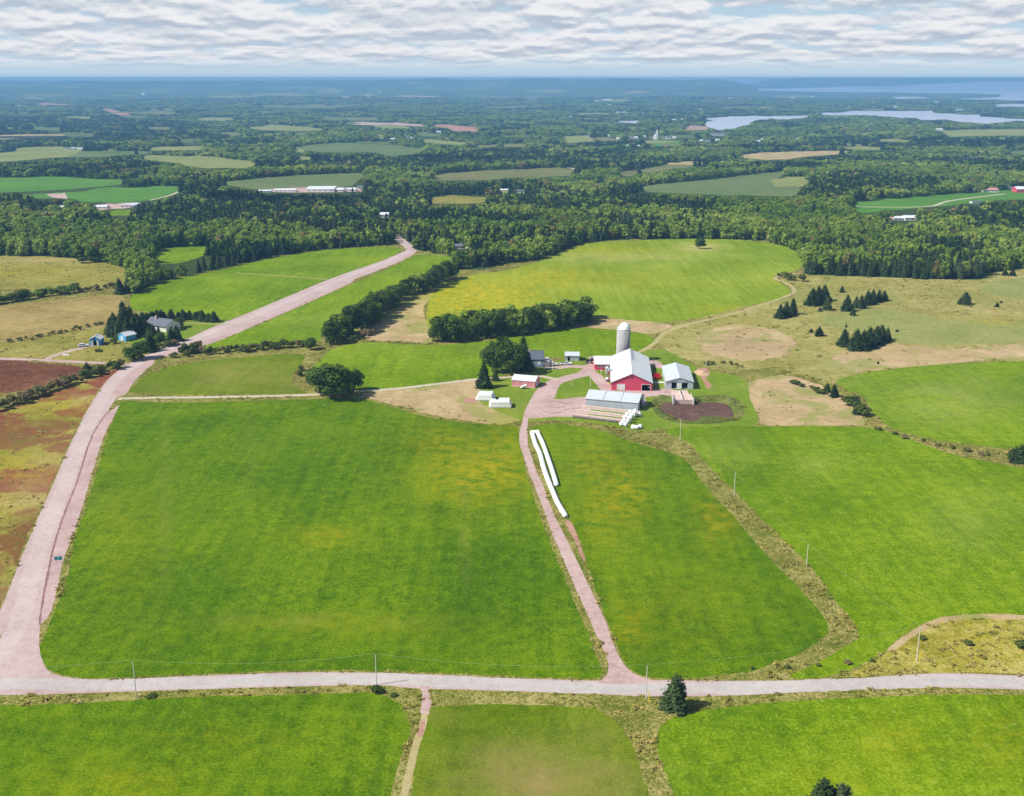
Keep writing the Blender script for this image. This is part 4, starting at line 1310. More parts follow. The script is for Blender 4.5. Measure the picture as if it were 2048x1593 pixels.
# ---- the big red barn with its white roof
A, Wb, ang = between((1223, 781.5), (1303.5, 781.5))
ang = R(-4.5)
Lb = 42.0
W_ = 16.2
ctr = A[:2] + np.array([-math.sin(ang), math.cos(ang)]) * Lb / 2
z0 = float(h(ctr[0], ctr[1]))
BARN_C = ctr.copy()
barn = tag(empty('barn', (ctr[0], ctr[1], z0), ang), 'large red barn with a white metal roof and a white garage door', 'barn')
gable(barn, W_, Lb, 3.3, 6.9, RRED, RX, 0.35, front=[(4.0, 7.3, 0, 2.5)], endmat=None)
d = panel(barn, 'door', WHITE, -5.7, -2.9, 0.1, 2.4, -Lb / 2 - 0.0, 0.08, frame=CREAM, fw=0.22)
panel(barn, 'gable_vent', DARK, -0.25, 0.25, 5.0, 5.5, -Lb / 2, 0.05, frame=TRIM, fw=0.06)
fr = MB(); y = -Lb / 2
fr.box(3.85, 4.0, y - 0.1, y, 0, 2.65); fr.box(7.3, 7.45, y - 0.1, y, 0, 2.65); fr.box(4.0, 7.3, y - 0.1, y, 2.5, 2.65)
fr.build('door_frame', CREAM, barn)
tr = MB()
for s in (-1, 1):
    b_ = [(s * 8.45, y - 0.33, 2.96), (0, y - 0.33, 6.72), (0, y - 0.27, 6.72), (s * 8.45, y - 0.27, 2.96)]
    t_ = [(q[0], q[1], q[2] + 0.2) for q in b_]
    tr.hexa(b_ if s < 0 else b_[::-1], t_ if s < 0 else t_[::-1])
tr.build('gable_trim', TRIM, barn)
for k in range(9):
    yy = 2.0 + k * 2.1
    vv = MB().box(0.2, 1.5, yy, yy + 0.14, 6.35, 7.10)
    vv.build('roof_vent', STEEL, barn)
for k in range(6):
    panel(barn, 'window', GLASS, -16 + k * 6, -14.8 + k * 6, 1.3, 2.2, W_ / 2, 0.05, axis='y', frame=CREAM, fw=0.1)
# cattle feeder seen through the open door
t = tag(empty('feed_mixer', (ctr[0] + 5.7, ctr[1] - Lb / 2 + 1.6, z0), ang), 'grey machine standing just inside the open right-hand barn door', 'machine')
MB().box(-0.7, 0.7, -0.3, 0.9, 0.6, 1.3).build('body', STEEL, t, bevel=0.05)
for s in (-0.85, 0.85):
    MB().cyl((s - 0.12, 0.2, 0.45), (s + 0.12, 0.2, 0.45), 0.45, n=14).build('wheel', BLACK, t)
MB().cyl((0.1, 0.1, 1.3), (0.1, 0.1, 1.9), 0.12, n=8).build('pipe', STEEL, t)

# wing: low red milk house reaching left from the barn, ridge along x
wc = P(1207, 740.5)
lw, ww = 13.5, 14.0
wing_c = np.array([wc[0] + lw / 2 - 3.6, wc[1] + ww / 2])
wing = tag(empty('milk_house', (wing_c[0], wing_c[1], float(h(*wing_c))), math.pi / 2 + ang * 0.3), 'low red wing with a white roof joined to the left of the big barn', 'farm building')
# local y runs along -x of the world after the quarter turn; local -x faces the yard? (front = +x local -> world +y)
gable(wing, ww, lw, 2.5, 4.3, RRED, RX, 0.3)
for k in range(3):
    y0 = 1.6 + k * 1.75 - 0.8
    panel(wing, 'window', GLASS, y0, y0 + 0.9, 1.3, 2.0, -ww / 2, 0.05, axis='y', frame=WHITE, fw=0.12)

# ---- silo
sp0 = P(1247.5, 722)
silo = tag(empty('silo', (sp0[0], sp0[1], float(h(sp0[0], sp0[1])))), 'tall grey concrete stave silo with a white domed cap behind the red barn', 'silo')
M_STAVE, nt, b = new_mat('concrete_staves')
tcn = nd(nt, 'ShaderNodeTexCoord')
w = nd(nt, 'ShaderNodeTexWave', wave_type='BANDS', bands_direction='Z')
nt.links.new(tcn.outputs['Object'], w.inputs['Vector']); w.inputs['Scale'].default_value = 0.44
stn = NOISE(nt, VSCALE(nt, tcn.outputs['Object'], (1.6, 1.6, 0.3)), 1.0, 5, 0.7)
col = MIX(nt, RANGE(nt, stn, 0.35, 0.7, 0, 1), (0.37, 0.36, 0.37), (0.26, 0.255, 0.265))
col = MIX(nt, RANGE(nt, w.outputs['Fac'], 0.0, 0.10, 0.6, 0), col, (0.22, 0.22, 0.24))
nt.links.new(col, b.inputs['Base Color']); b.inputs['Roughness'].default_value = 0.85
_, ts = 0, 0
lo, hi_ = 5, 40
for _i in range(30):
    mid = (lo + hi_) / 2
    if proj(np.array([sp0[0], sp0[1], mid]))[1] > 645.5:
        lo = mid
    else:
        hi_ = mid
SH = lo
RS = 2.6
MB().lathe([(RS, -1.0), (RS, SH - 2.9)], 40).build('shaft', M_STAVE, silo, True)
for k in range(16):
    z = 0.8 + k * (SH - 4.2) / 16
    MB().lathe([(RS + 0.03, z), (RS + 0.05, z + 0.02), (RS + 0.05, z + 0.05), (RS + 0.03, z + 0.07)], 40).build('hoop', STEEL, silo)
dm = [(RS + 0.1, SH - 2.9), (RS + 0.1, SH - 2.75)] + [((RS + 0.06) * math.cos(a), SH - 2.75 + 2.75 * math.sin(a)) for a in np.linspace(0.03, math.pi / 2 - 0.03, 9)]
MB().lathe(dm, 40).build('dome', WHITE, silo, True)
ch = MB().box(-RS - 0.75, -RS + 0.1, -0.45, 0.45, 2.5, SH - 2.0)
ch.build('chute', WHITE, silo)
ld = MB()
for k in range(28):
    ld.box(0.55, 0.95, -RS - 0.2, -RS - 0.15, 2 + k * (SH - 5.5) / 28, 2.05 + k * (SH - 5.5) / 28)
ld.box(0.52, 0.56, -RS - 0.22, -RS - 0.14, 1.8, SH - 3); ld.box(0.94, 0.98, -RS - 0.22, -RS - 0.14, 1.8, SH - 3)
ld.build('ladder', STEEL, silo)

# ---- grey cattle shed on the right with two dark openings
A, _, _ = between((1331.5, 778.5), (1386, 778.5))
ang = R(-4)
Ls, Ws = 24.0, 10.9
ctr = A[:2] + np.array([-math.sin(ang), math.cos(ang)]) * Ls / 2
shed = tag(empty('cattle_shed', (ctr[0], ctr[1], float(h(*ctr)) + 0.05), ang), 'pale grey metal shed with two dark open doorways at the head of the concrete ramp', 'shed')
gable(shed, Ws, Ls, 3.0, 4.7, RGX, RG, 0.35, front=[(-3.2, -1.1, 0, 2.5), (0.9, 3.2, 0, 2.5)])
MB().box(-3.4, 3.4, -Ls / 2 - 0.1, -Ls / 2, 2.5, 2.75).build('door_track', TRIM, shed)
panel(shed, 'door', WHITE, -1.0, 0.8, 0.05, 2.45, -Ls / 2, 0.09)
tr = MB()
for s in (-1, 1):
    b_ = [(s * 5.8, -Ls / 2 - 0.34, 2.83), (0, -Ls / 2 - 0.34, 4.62), (0, -Ls / 2 - 0.28, 4.62), (s * 5.8, -Ls / 2 - 0.28, 2.83)]
    t_ = [(q[0], q[1], q[2] + 0.16) for q in b_]
    tr.hexa(b_ if s < 0 else b_[::-1], t_ if s < 0 else t_[::-1])
tr.build('gable_trim', STEEL, shed)
# ramp of concrete into the lagoon
rp = P(1362, 792)
ramp = tag(empty('manure_ramp', (rp[0], rp[1], float(h(rp[0], rp[1]))), R(-2)), 'pale concrete ramp running from the grey shed down to the brown lagoon', 'ramp')
MB().hexa([(-3.6, -7.5, -1.2), (3.6, -7.5, -1.2), (3.2, 7.0, -0.5), (-3.2, 7.0, -0.5)], [(-3.6, -7.5, 0.55), (3.6, -7.5, 0.55), (3.2, 7.0, 0.25), (-3.2, 7.0, 0.25)]).build('slab', CONCP, ramp)
for s in (-1, 1):
    MB().box(s * 3.7 - 0.15, s * 3.7 + 0.15, -8.0, -0.5, -1.2, 1.25).build('side_wall', CONC, ramp)
    MB().box(s * 3.9 - 0.2, s * 3.9 + 0.2, -8.3, -7.9, -1.2, 1.7).build('post', WHITE, ramp)
MB().box(-0.05, 0.05, -7.2, 6, 0.3, 1.1).build('rail', STEEL, ramp)

# ---- long white machine shed in front
A = P(1171, 813.5); B = P(1275.7, 822.8)
dv = (B - A)[:2]; Lm = float(np.hypot(*dv)); am = math.atan2(dv[1], dv[0])
nrm = np.array([-math.sin(am), math.cos(am)])
Wm = 12.0
ctr = (A[:2] + B[:2]) / 2 + nrm * Wm / 2
ms = tag(empty('machine_shed', (ctr[0], ctr[1], float(h(*ctr))), am + math.pi / 2), 'long white metal shed between the barn and the concrete feed walls', 'shed')
gable(ms, Wm, Lm, 3.2, 5.0, RGX, RG, 0.25, front=[(-2.2, 2.2, 0, 2.9)])
for y in (-Lm / 6, Lm / 6):
    MB().hexa([(0.1, y - .08, 5.12), (6.1, y - .08, 3.2), (6.1, y + .08, 3.2), (0.1, y + .08, 5.12)][::-1], [(0.1, y - .08, 5.2), (6.1, y - .08, 3.3), (6.1, y + .08, 3.3), (0.1, y + .08, 5.2)][::-1])
    sgn = -1
    MB().hexa([(sgn * 6.12, y - .08, 3.25), (0, y - .08, 5.14), (0, y + .08, 5.14), (sgn * 6.12, y + .08, 3.25)], [(sgn * 6.12, y - .08, 3.36), (0, y - .08, 5.24), (0, y + .08, 5.24), (sgn * 6.12, y + .08, 3.36)]).build('roof_seam', STEEL, ms)

# ---- faded red shed by the drive
A = P(1023.6, 772.3); B = P(1069.8, 776.3)
dv = (B - A)[:2]; Lr = float(np.hypot(*dv)); am = math.atan2(dv[1], dv[0])
nrm = np.array([-math.sin(am), math.cos(am)])
ctr = (A[:2] + B[:2]) / 2 + nrm * 3.5
rs = tag(empty('garage', (ctr[0], ctr[1], float(h(*ctr))), am + math.pi / 2), 'small faded red garage with a white roof left of the drive', 'garage')
gable(rs, 7.0, Lr, 2.6, 3.9, RPINK, RX, 0.2)
panel(rs, 'door', WHITE, -1.3, 0.3, 0.1, 2.0, -Lr / 2, 0.06, frame=WHITE, fw=0.12)
MB().box(-3.8, -3.52, -Lr / 2, Lr / 2, -0.3, 0.18).build('sill', CONCP, rs)

# ---- small grey shed near the top of the yard
A = P(1130, 722); B = P(1158, 722.5)
dv = (B - A)[:2]; Lr = float(np.hypot(*dv)); am = math.atan2(dv[1], dv[0])
ctr = (A[:2] + B[:2]) / 2 + np.array([-math.sin(am), math.cos(am)]) * 3.0
gs = tag(empty('tool_shed', (ctr[0], ctr[1], float(h(*ctr))), am + math.pi / 2), 'small grey shed with a bright metal roof behind the parked white vehicles', 'shed')
gable(gs, 6.0, Lr, 2.3, 3.3, RGX, RG, 0.25, left=[(Lr / 2 - 2.2, Lr / 2 - 1.2, 0, 1.9)])

# ---- farmhouse behind the yard trees
hp = P(1066, 735)
fh = tag(empty('farmhouse', (hp[0] + 0.2, hp[1] + 4.0, float(h(hp[0], hp[1]))), math.pi / 2 - R(4)), 'slate blue farmhouse half hidden behind the tall yard trees', 'house')
gable(fh, 7.6, 8.6, 3.6, 6.4, GBLUE, DSHING, 0.3)
panel(fh, 'window', WHITE, -3.2, -2.1, 1.1, 2.4, -3.8, 0.06, axis='y', frame=CREAM, fw=0.12)
panel(fh, 'window', GLASS, 0.4, 1.5, 1.1, 2.4, -3.8, 0.06, axis='y', frame=CREAM, fw=0.12)
panel(fh, 'window', GLASS, -0.6, 0.6, 3.6, 4.6, -4.3, 0.06, frame=CREAM, fw=0.12)
hw = MB(); hw.box(-2.6, 1.0, -6.9, -4.3, -0.4, 2.3); hw.build('porch', CREAM, fh)
MB().hexa([(-2.9, -7.2, 2.3), (1.3, -7.2, 2.3), (1.3, -4.35, 3.0), (-2.9, -4.35, 3.0)], [(-2.9, -7.2, 2.45), (1.3, -7.2, 2.45), (1.3, -4.35, 3.15), (-2.9, -4.35, 3.15)]).build('porch_roof', RG, fh)
MB().box(-0.4, 0.4, 1.5, 2.3, 5.6, 7.3).build('chimney', CONCP, fh)


# ---- vehicles
def car(px, py, rz, paint, label, pickup=False, name='parked_car', cat='car'):
    p = P(px, py)
    t = tag(empty(name, (p[0], p[1], float(h(p[0], p[1]))), rz), label, cat, 'vehicles parked by the farmhouse')
    L = 5.4 if pickup else 4.6
    b = MB()
    l2 = L / 2
    prof = [(-l2, .45), (-l2, .95), (-l2 + .15, 1.05), (l2 - 1.3, 1.05), (l2 - .2, .95), (l2, .75), (l2, .4), (-l2, .4)]
    vs = [(x, y, z) for y in (-.9, .9) for x, z in prof]
    n = len(prof)
    b.add(vs, [tuple(range(n)), tuple(range(2 * n - 1, n - 1, -1))] + [(i, i + n, (i + 1) % n + n, (i + 1) % n) for i in range(n)])
    b.build('body', paint, t, bevel=0.06)
    c0, c1 = ((-.5, 1.3) if pickup else (-2.0, 1.1))
    g = MB(); g.hexa([(c0, -.82, 1.03), (c1, -.82, 1.03), (c1, .82, 1.03), (c0, .82, 1.03)], [(c0 + .3, -.68, 1.5), (c1 - .7, -.68, 1.5), (c1 - .7, .68, 1.5), (c0 + .3, .68, 1.5)])
    g.build('window', GLASS, t)
    MB().box(c0 + .28, c1 - .68, -.7, .7, 1.5, 1.56).build('car_roof', paint, t, bevel=0.02)
    for sx in (-l2 + .95, l2 - .95):
        for sy in (-.88, .88):
            wmb = MB().cyl((sx, sy - .11, .34), (sx, sy + .11, .34), .34, n=16)
            wh = wmb.build('wheel', BLACK, t)
            MB().cyl((sx, sy - .125, .34), (sx, sy + .125, .34), .18, n=10).build('rim', STEEL, wh)
    for sy in (-.6, .6):
        MB().box(l2 - .04, l2 + .02, sy - .18, sy + .18, .68, .84).build('headlight', GLASS, t)
    if pickup:
        MB().box(-l2 + .1, c0 - .1, -.78, .78, 1.04, 1.07).build('cargo_bed', TRIM, t)
    return t


car(1106, 731.5, R(8), WHITE, 'white car parked closest to the farmhouse porch', name='parked_car')
car(1132, 730.0, R(4), WHITE, 'white pickup parked in front of the small grey shed', True, 'pickup_truck', 'pickup')
car(1098, 726.5, R(80), WHITE, 'white van nosed in behind the car by the farmhouse', name='parked_van', cat='van')
t = tag(empty('hay_trailer', tuple(P(1092, 723.5)), R(5)), 'pale boxy trailer right beside the farmhouse porch', 'trailer')
MB().box(-1.3, 1.3, -.8, .8, .6, 1.7).build('box', CREAM, t, bevel=0.05)
for s in (-.8, .8):
    MB().cyl((0.2, s - .1, .35), (0.2, s + .1, .35), .35, n=12).build('wheel', BLACK, t)

# tractor
p = P(1182, 727)
t = tag(empty('tractor', tuple(p), R(170)), 'black tractor with a cab parked at the left end of the milk house roof', 'tractor')
MB().box(0.2, 2.3, -.45, .45, .9, 1.75).build('hood', BLACK, t, bevel=0.08)
MB().box(-1.5, 0.3, -.7, .7, .8, 1.4).build('chassis', BLACK, t, bevel=0.08)
MB().box(-1.2, 0.2, -.75, .75, 1.4, 2.5).build('cab', GLASS, t, bevel=0.05)
MB().box(-1.3, 0.3, -.85, .85, 2.5, 2.62).build('cab_roof', STEEL, t)
for sx, r in ((-0.9, .9), (1.8, .6)):
    for sy in (-.95, .95):
        q = MB().cyl((sx, sy - .25, r), (sx, sy + .25, r), r, n=18).build('wheel', BLACK, t)
        MB().cyl((sx, sy - .27, r), (sx, sy + .27, r), r * .5, n=12).build('rim', STEEL, q)
# feed bin and milk tank left of the barn
p = P(1215, 757)
t = tag(empty('feed_bin', tuple(p)), 'tall shiny steel feed bin on legs against the left wall of the barn', 'feed bin')
MB().lathe([(.25, 1.2), (1.15, 2.3), (1.15, 4.6), (0.9, 5.0), (.3, 5.4)], 20).build('hopper', STEEL, t, True)
for a in range(4):
    x, y = 1.0 * math.cos(a * 1.57 + .8), 1.0 * math.sin(a * 1.57 + .8)
    MB().cyl((x, y, -.1), (x, y, 2.5), .06, n=6).build('leg', STEEL, t)
p = P(1217, 763)
t = tag(empty('milk_tank', tuple(p), R(10)), 'low grey tank lying on its cradle at the foot of the steel feed bin', 'tank')
MB().cyl((-1.3, 0, 1.0), (1.3, 0, 1.0), .75, n=18).build('tank_body', STEEL, t, True)
for s in (-.8, .8):
    MB().box(s - .15, s + .15, -.6, .6, -.1, .6).build('cradle', DARK, t)
# white bird-bath like post on the lawn
p = P(1202, 749)
t = tag(empty('lawn_post', tuple(p)), 'small white capped post on the grass left of the feed bin', 'post')
MB().cyl((0, 0, -.1), (0, 0, 1.3), .07, n=8).build('post', WHITE, t)
MB().box(-.3, .3, -.25, .25, 1.3, 1.75).build('cap', WHITE, t, bevel=0.04)
# red gates / feeder right of the barn
p = P(1313, 757)
t = tag(empty('feed_rack', tuple(p), R(-4)), 'bright red slatted feed rack on the grass between the barn and the grey shed', 'feed rack')
MB().box(-1.6, 1.6, -2.2, 2.2, .5, .7).build('deck', REDM, t)
for k in range(5):
    MB().box(-1.6, 1.6, -2.2 + k * 1.05, -2.08 + k * 1.05, .7, 1.7).build('rail', REDM, t)
for sx in (-1.4, 1.4):
    for sy in (-1.8, 1.8):
        MB().cyl((sx - .1, sy, .3), (sx + .1, sy, .3), .3, n=12).build('wheel', BLACK, t)
p = P(1318, 766)
t = tag(empty('loading_pallet', tuple(p), R(8)), 'flat pale wooden pallet lying on the grass below the red feed rack', 'pallet')
for k in range(6):
    MB().box(-2 + k * .7, -1.5 + k * .7, -.9, .9, .12, .2).build('board', CREAM, t)
for s in (-.7, 0, .7):
    MB().box(-2, 2, s - .08, s + .08, 0, .12).build('runner', CREAM, t)
# soil heap
p = P(1404, 746)
rg = np.random.default_rng(5)
v, f = [], []
NN = 18
for i in range(NN + 1):
    for j in range(NN + 1):
        a, b2 = (i / NN - .5) * 2, (j / NN - .5) * 2
        r = math.hypot(a, b2)
        zz = max(0, 1 - r) ** 0.8 * 1.3 * (0.75 + 0.5 * float(vnoise(np.array([a * 3 + 9]), np.array([b2 * 3 + 4]))[0])) - 0.06
        v.append((a * 3.2, b2 * 5.0, zz))
for i in range(NN):
    for j in range(NN):
        k = i * (NN + 1) + j
        f.append((k, k + NN + 1, k + NN + 2, k + 1))
heap = MB().add(v, f).build('soil_heap', TANSOIL, None)
heap.location = tuple(p)
tag(heap, 'tan heap of spoil right of the grey cattle shed', 'heap')

# ---- white wrapped round bales
me_ = MB()
BR, BW = .74, 1.3
prof = [(0.05, -BW / 2 + .02), (BR * .55, -BW / 2), (BR * .9, -BW / 2 + .03), (BR, -BW / 2 + .14), (BR * 1.01, 0), (BR, BW / 2 - .14), (BR * .9, BW / 2 - .03), (BR * .55, BW / 2), (0.05, BW / 2 - .02)]
bale0 = me_.lathe(prof, 18).build('hay_bale', WRAP, None, True)


def bale(x, y, z, rot, label, group, first=[True]):
    global bale0
    if first[0]:
        o = bale0; first[0] = False
    else:
        o = bale0.copy(); C.objects.link(o)
    o.location = (x, y, z); o.rotation_euler = rot
    tag(o, label, 'bale', group)
    return o


NTH = ['first', 'second', 'third', 'fourth', 'fifth', 'sixth', 'seventh', 'eighth', 'ninth']
ROWN = ['front row', 'second row', 'third row', 'back row']


def bale_stack(px0, py0, px1, py1, cols, rows, label, group, skip=0.0, top=True):
    A = P(px0, py0); B = P(px1, py1)
    d = (B - A)[:2]; L = np.hypot(*d); u = d / L; n = np.array([-u[1], u[0]])
    az = math.atan2(u[1], u[0])
    step = L / cols
    for r in range(rows):
        for c in range(cols):
            q = A[:2] + u * (c + .5) * step + n * (r * (BW + .08) + BW / 2)
            g = float(h(*q))
            bale(q[0], q[1], g + BR, (math.pi / 2, 0, az + random.uniform(-.06, .06)), '%s from left, bottom layer, %s, %s' % (NTH[c], ROWN[r], label), group)
            if top and c < cols - 1 and random.random() > skip:
                q2 = q + u * step * .5
                bale(q2[0], q2[1], g + BR * 2.65, (math.pi / 2, 0, az + random.uniform(-.06, .06)), '%s from left, top layer, %s, %s' % (NTH[c], ROWN[r], label), group)


bale_stack(952, 802, 986, 803.5, 6, 4, 'smaller white bale stack', 'wrapped bales in the far stack')
bale_stack(979, 817, 1022, 817, 8, 4, 'bigger white bale stack', 'wrapped bales in the near stack', 0.12)
PILE = [(1243, 852), (1251, 853), (1248, 846), (1256, 847), (1252, 840), (1261, 841), (1258, 834), (1267, 835), (1264, 829), (1273, 830), (1279, 833), (1270, 826)]
for k, (x, y) in enumerate(PILE):
    q = P(x, y)
    bale(q[0], q[1], q[2] + BR, (math.pi / 2 + random.uniform(-.1, .1), 0, random.uniform(.6, 1.3)), 'white wrapped bale in the jumbled pile at the right end of the concrete walls', 'bales in the jumbled pile')
    if k in (2, 3, 4, 5, 6, 7):
        bale(q[0] + .4, q[1] + .3, q[2] + BR * 2.6, (math.pi / 2 + random.uniform(-.3, .3), 0, random.uniform(.5, 1.4)), 'white wrapped bale in the jumbled pile at the right end of the concrete walls', 'bales in the jumbled pile')
for x, y, lw_ in ((1266, 858, 'left'), (1273, 859, 'middle'), (1280, 857, 'right')):
    q = P(x, y)
    bale(q[0], q[1], q[2] + BR, (math.pi / 2, 0, random.uniform(0, 3)), '%s one of three loose white bales on the grass before the pile' % lw_, 'three loose bales')


# long tubes of wrapped bales beside the lane
def tube_row(pts, label, cap=False):
    q = catmull(np.array(pts, float), False, 6)
    w3 = P(q[:, 0], q[:, 1])[:, :2]
    s = np.concatenate([[0], np.cumsum(np.hypot(*np.diff(w3, axis=0).T))])
    n = int(s[-1] / 0.42)
    tt = np.linspace(0, s[-1], n)
    x = np.interp(tt, s, w3[:, 0]); y = np.interp(tt, s, w3[:, 1])
    dx, dy = np.gradient(x), np.gradient(y)
    l = np.hypot(dx, dy); dx /= l; dy /= l
    K = 14
    v, f = [], []
    for i in range(n):
        r = 0.76 * (1 - 0.11 * (i % 3 == 0)) * (0.55 if i in (0, n - 1) else 1) * (1 + 0.03 * math.sin(i * 1.7))
        z = float(h(x[i], y[i]))
        for k in range(K):
            a = -0.5 + (math.pi + 1.0) * k / (K - 1)
            v.append((x[i] - dy[i] * r * math.cos(a), y[i] + dx[i] * r * math.cos(a), z + 0.48 + r * math.sin(a)))
    for i in range(n - 1):
        for k in range(K - 1):
            f.append((i * K + k, i * K + k + 1, (i + 1) * K + k + 1, (i + 1) * K + k))
    f.append(tuple(range(K))[::-1]); f.append(tuple((n - 1) * K + k for k in range(K)))
    o = MB().add(v, f)
    o = o.build('silage_tube', WRAP, None, True)
    return tag(o, label, 'silage tube')


tube_row([(1063.7, 867), (1067, 879), (1071, 892), (1079.5, 910), (1088, 940.6), (1097, 966), (1106, 987), (1113.4, 1005), (1121, 1019), (1131.5, 1036)], 'longer white plastic silage tube running right beside the drive')
tube_row([(1075, 866), (1079, 876), (1085, 888), (1094, 913), (1104.4, 943.6), (1113.4, 974)], 'shorter white plastic silage tube on the field side of the longer one')
tube_row([(1064, 868), (1076, 867)], 'short white plastic link closing the top of the two long tubes')

# ---- concrete feed bunks with tyres
tyre0 = None
for (a, b_, lab, ty) in (((1163, 816), (1280, 828), 'long pinkish concrete wall nearest the white machine shed', False), ((1154, 824.5), (1259, 836), 'middle one of the three long pinkish concrete walls', False),
                         ((1146, 833), (1248, 845), 'long pinkish concrete wall with a row of black tyres along its foot', True)):
    A = P(*a); B = P(*b_)
    d = (B - A)[:2]; L = float(np.hypot(*d)); am = math.atan2(d[1], d[0])
    ctr = (A + B)[:2] / 2
    o = empty('bunk_wall', (ctr[0], ctr[1], float(h(*ctr))), am)
    tag(o, lab, 'concrete wall')
    m_ = MB()
    k = 14
    for i in range(k):
        x0 = -L / 2 + i * L / k
        m_.box(x0 + .01, x0 + L / k - .01, -.55, .55, -.4, 1.0 + 0.02 * (i % 2))
    m_.build('wall_blocks', CONCP, o)
    MB().box(-L / 2, L / 2, -.95, -.56, -.4, .25).build('footing', CONC, o)
    if ty:
        for i in range(15):
            q = A[:2] + d * (i + .7) / 16 + np.array([math.sin(am), -math.cos(am)]) * 1.35
            if tyre0 is None:
                a2 = np.linspace(0, 2 * math.pi, 8, endpoint=False)
                tyre0 = MB()
                v, f = [], []
                for u in range(16):
                    for w5 in range(8):
                        rr = .38 + .14 * math.cos(a2[w5])
                        v.append((rr * math.cos(u * math.pi / 8), rr * math.sin(u * math.pi / 8), .14 * math.sin(a2[w5])))
                        f.append((u * 8 + w5, ((u + 1) % 16) * 8 + w5, ((u + 1) % 16) * 8 + (w5 + 1) % 8, u * 8 + (w5 + 1) % 8))
                ty_o = tyre0.add(v, f).build('tyre', BLACK, None, True)
                tyre0 = ty_o
            else:
                ty_o = tyre0.copy(); C.objects.link(ty_o)
            ty_o.location = (q[0], q[1], float(h(*q)) + .3); ty_o.rotation_euler = (R(65), 0, am + R(10))
            tag(ty_o, '%s black tyre from the left along the foremost concrete wall' % ordinal(i + 1), 'tyre', 'tyres along the concrete wall')
# small white boat-like trailer in front of the red garage
p = P(1047, 778)
t = tag(empty('utility_trailer', tuple(p), R(12)), 'small white utility trailer in front of the faded red garage', 'trailer')
MB().hexa([(-1.2, -.6, .5), (1.2, -.6, .5), (1.2, .6, .5), (-1.2, .6, .5)], [(-1.1, -.55, 1.0), (1.2, -.7, 1.7), (1.2, .7, 1.7), (-1.1, .55, 1.0)]).build('body', WHITE, t)
for s in (-.7, .7):
    MB().cyl((0.2, s - .1, .33), (0.2, s + .1, .33), .33, n=12).build('wheel', BLACK, t)
MB().cyl((-1.2, 0, .5), (-2.4, 0, .4), .05, n=6).build('drawbar', STEEL, t)
# ---------------------------------------------------------------- poles, wires, sign
def height_to(px, py, topy):
    p, H = height_for(px, py, py - topy)
    return p, H


POLES = {}


def pole(key, px, py, topy, label, group, mat=WOODP, arm=False, lean=0.0, guard=False):
    p, H = height_to(px, py, topy)
    t = tag(empty('utility_pole', tuple(p)), label, 'pole', group)
    MB().cyl((0, 0, -.5), (lean * H, 0, H), .12, .08, 8).build('post', mat, t)
    if arm:
        MB().box(-1.1 + lean * H, 1.1 + lean * H, -.07, .07, H - .9, H - .76).build('crossarm', mat, t)
        for s in (-1.0, 0.0, 1.0):
            MB().cyl((s + lean * H, 0, H - .76), (s + lean * H, 0, H - .5), .05, n=6).build('insulator', GLASS, t)
    else:
        MB().cyl((lean * H, 0, H), (lean * H, 0, H + .25), .05, n=6).build('insulator', GLASS, t)
    if guard:
        MB().cyl((0.5, -.6, -.1), (0.45, -.6, 2.2), .09, n=8).build('guy_guard', YEL, t)
    POLES[key] = np.array([p[0] + lean * H, p[1], p[2] + H + .2])
    return t


GP = 'utility poles along the near road'
pole('n0', 273, 1395, 1322, 'grey pole on the verge, leftmost along the near road', GP, WOODP)
pole('n1', 753, 1370, 1309, 'pole with a bush at its foot beside the near road', GP, WOODP)
pole('n2', 1292, 1398, 1331, 'pole just left of the spruce at the near roadside', GP, WOODP, guard=True)
pole('n3', 1833, 1322, 1253, 'pole standing on the weedy bank at lower right', GP, WOODP, guard=True)
GP2 = 'poles of the line across the right field'
pole('l1', 1613, 1132, 1088, 'pole in the weedy strip, middle of the line across the right field', GP2, WOODP)
pole('l2', 1468, 991, 945, 'pole at the upper part of the weedy strip by the right field', GP2, WOODP)
pole('l3', 1360, 881, 841, 'pole below the brown lagoon at the top of the weedy strip', GP2, WOODP)
GP3 = 'yard poles round the farm'
pole('y1', 1181, 774, 731, 'thin pole on the lawn island left of the barn', GP3, WOODP)
pole('y2', 1143, 775, 757, 'short post standing in the middle of the lawn island', GP3, WOODP)
pole('y3', 1328, 786, 749, 'pole between the red feed rack and the grey cattle shed', GP3, WOODP)
pole('y4', 1307, 728, 701, 'dark pole behind the right eave of the barn', GP3, DWOOD)
pole('y5', 1105, 740, 718, 'white pole beside the cars by the farmhouse', GP3, WHITE)
pole('y6', 1424, 780, 764, 'thin post near the bend behind the lagoon', GP3, DWOOD)
pole('y7', 1412, 735, 712, 'slender dead pole beyond the grey cattle shed', GP3, WOODP)
GP4 = 'poles along the winding road'
for i, (x, y, ty, lb) in enumerate([(404, 683, 655, 'roadside pole nearest the grey bungalow'), (475, 645, 621, 'second roadside pole beyond the bungalow lawn'), (545, 612, 599, 'third pole up the winding road'),
                                    (603, 599, 574, 'pole halfway up the winding road'), (661, 563, 552, 'pole by the faint track joining the winding road'), (718, 551, 531, 'pole where the winding road starts to climb'), (766, 526, 514, 'last pole before the bend of the winding road'),
                                    (826, 496, 470, 'pole at the bend of the winding road'), (813, 478, 458, 'pole at the wood edge where the road enters the trees')]):
    pole('r%d' % i, x, y, ty, lb, GP4, WOODP)
POLES['far_left'] = P(-420, 1420) + np.array([0, 0, 8.])
POLES['far_right'] = P(2500, 1330) + np.array([0, 0, 8.])


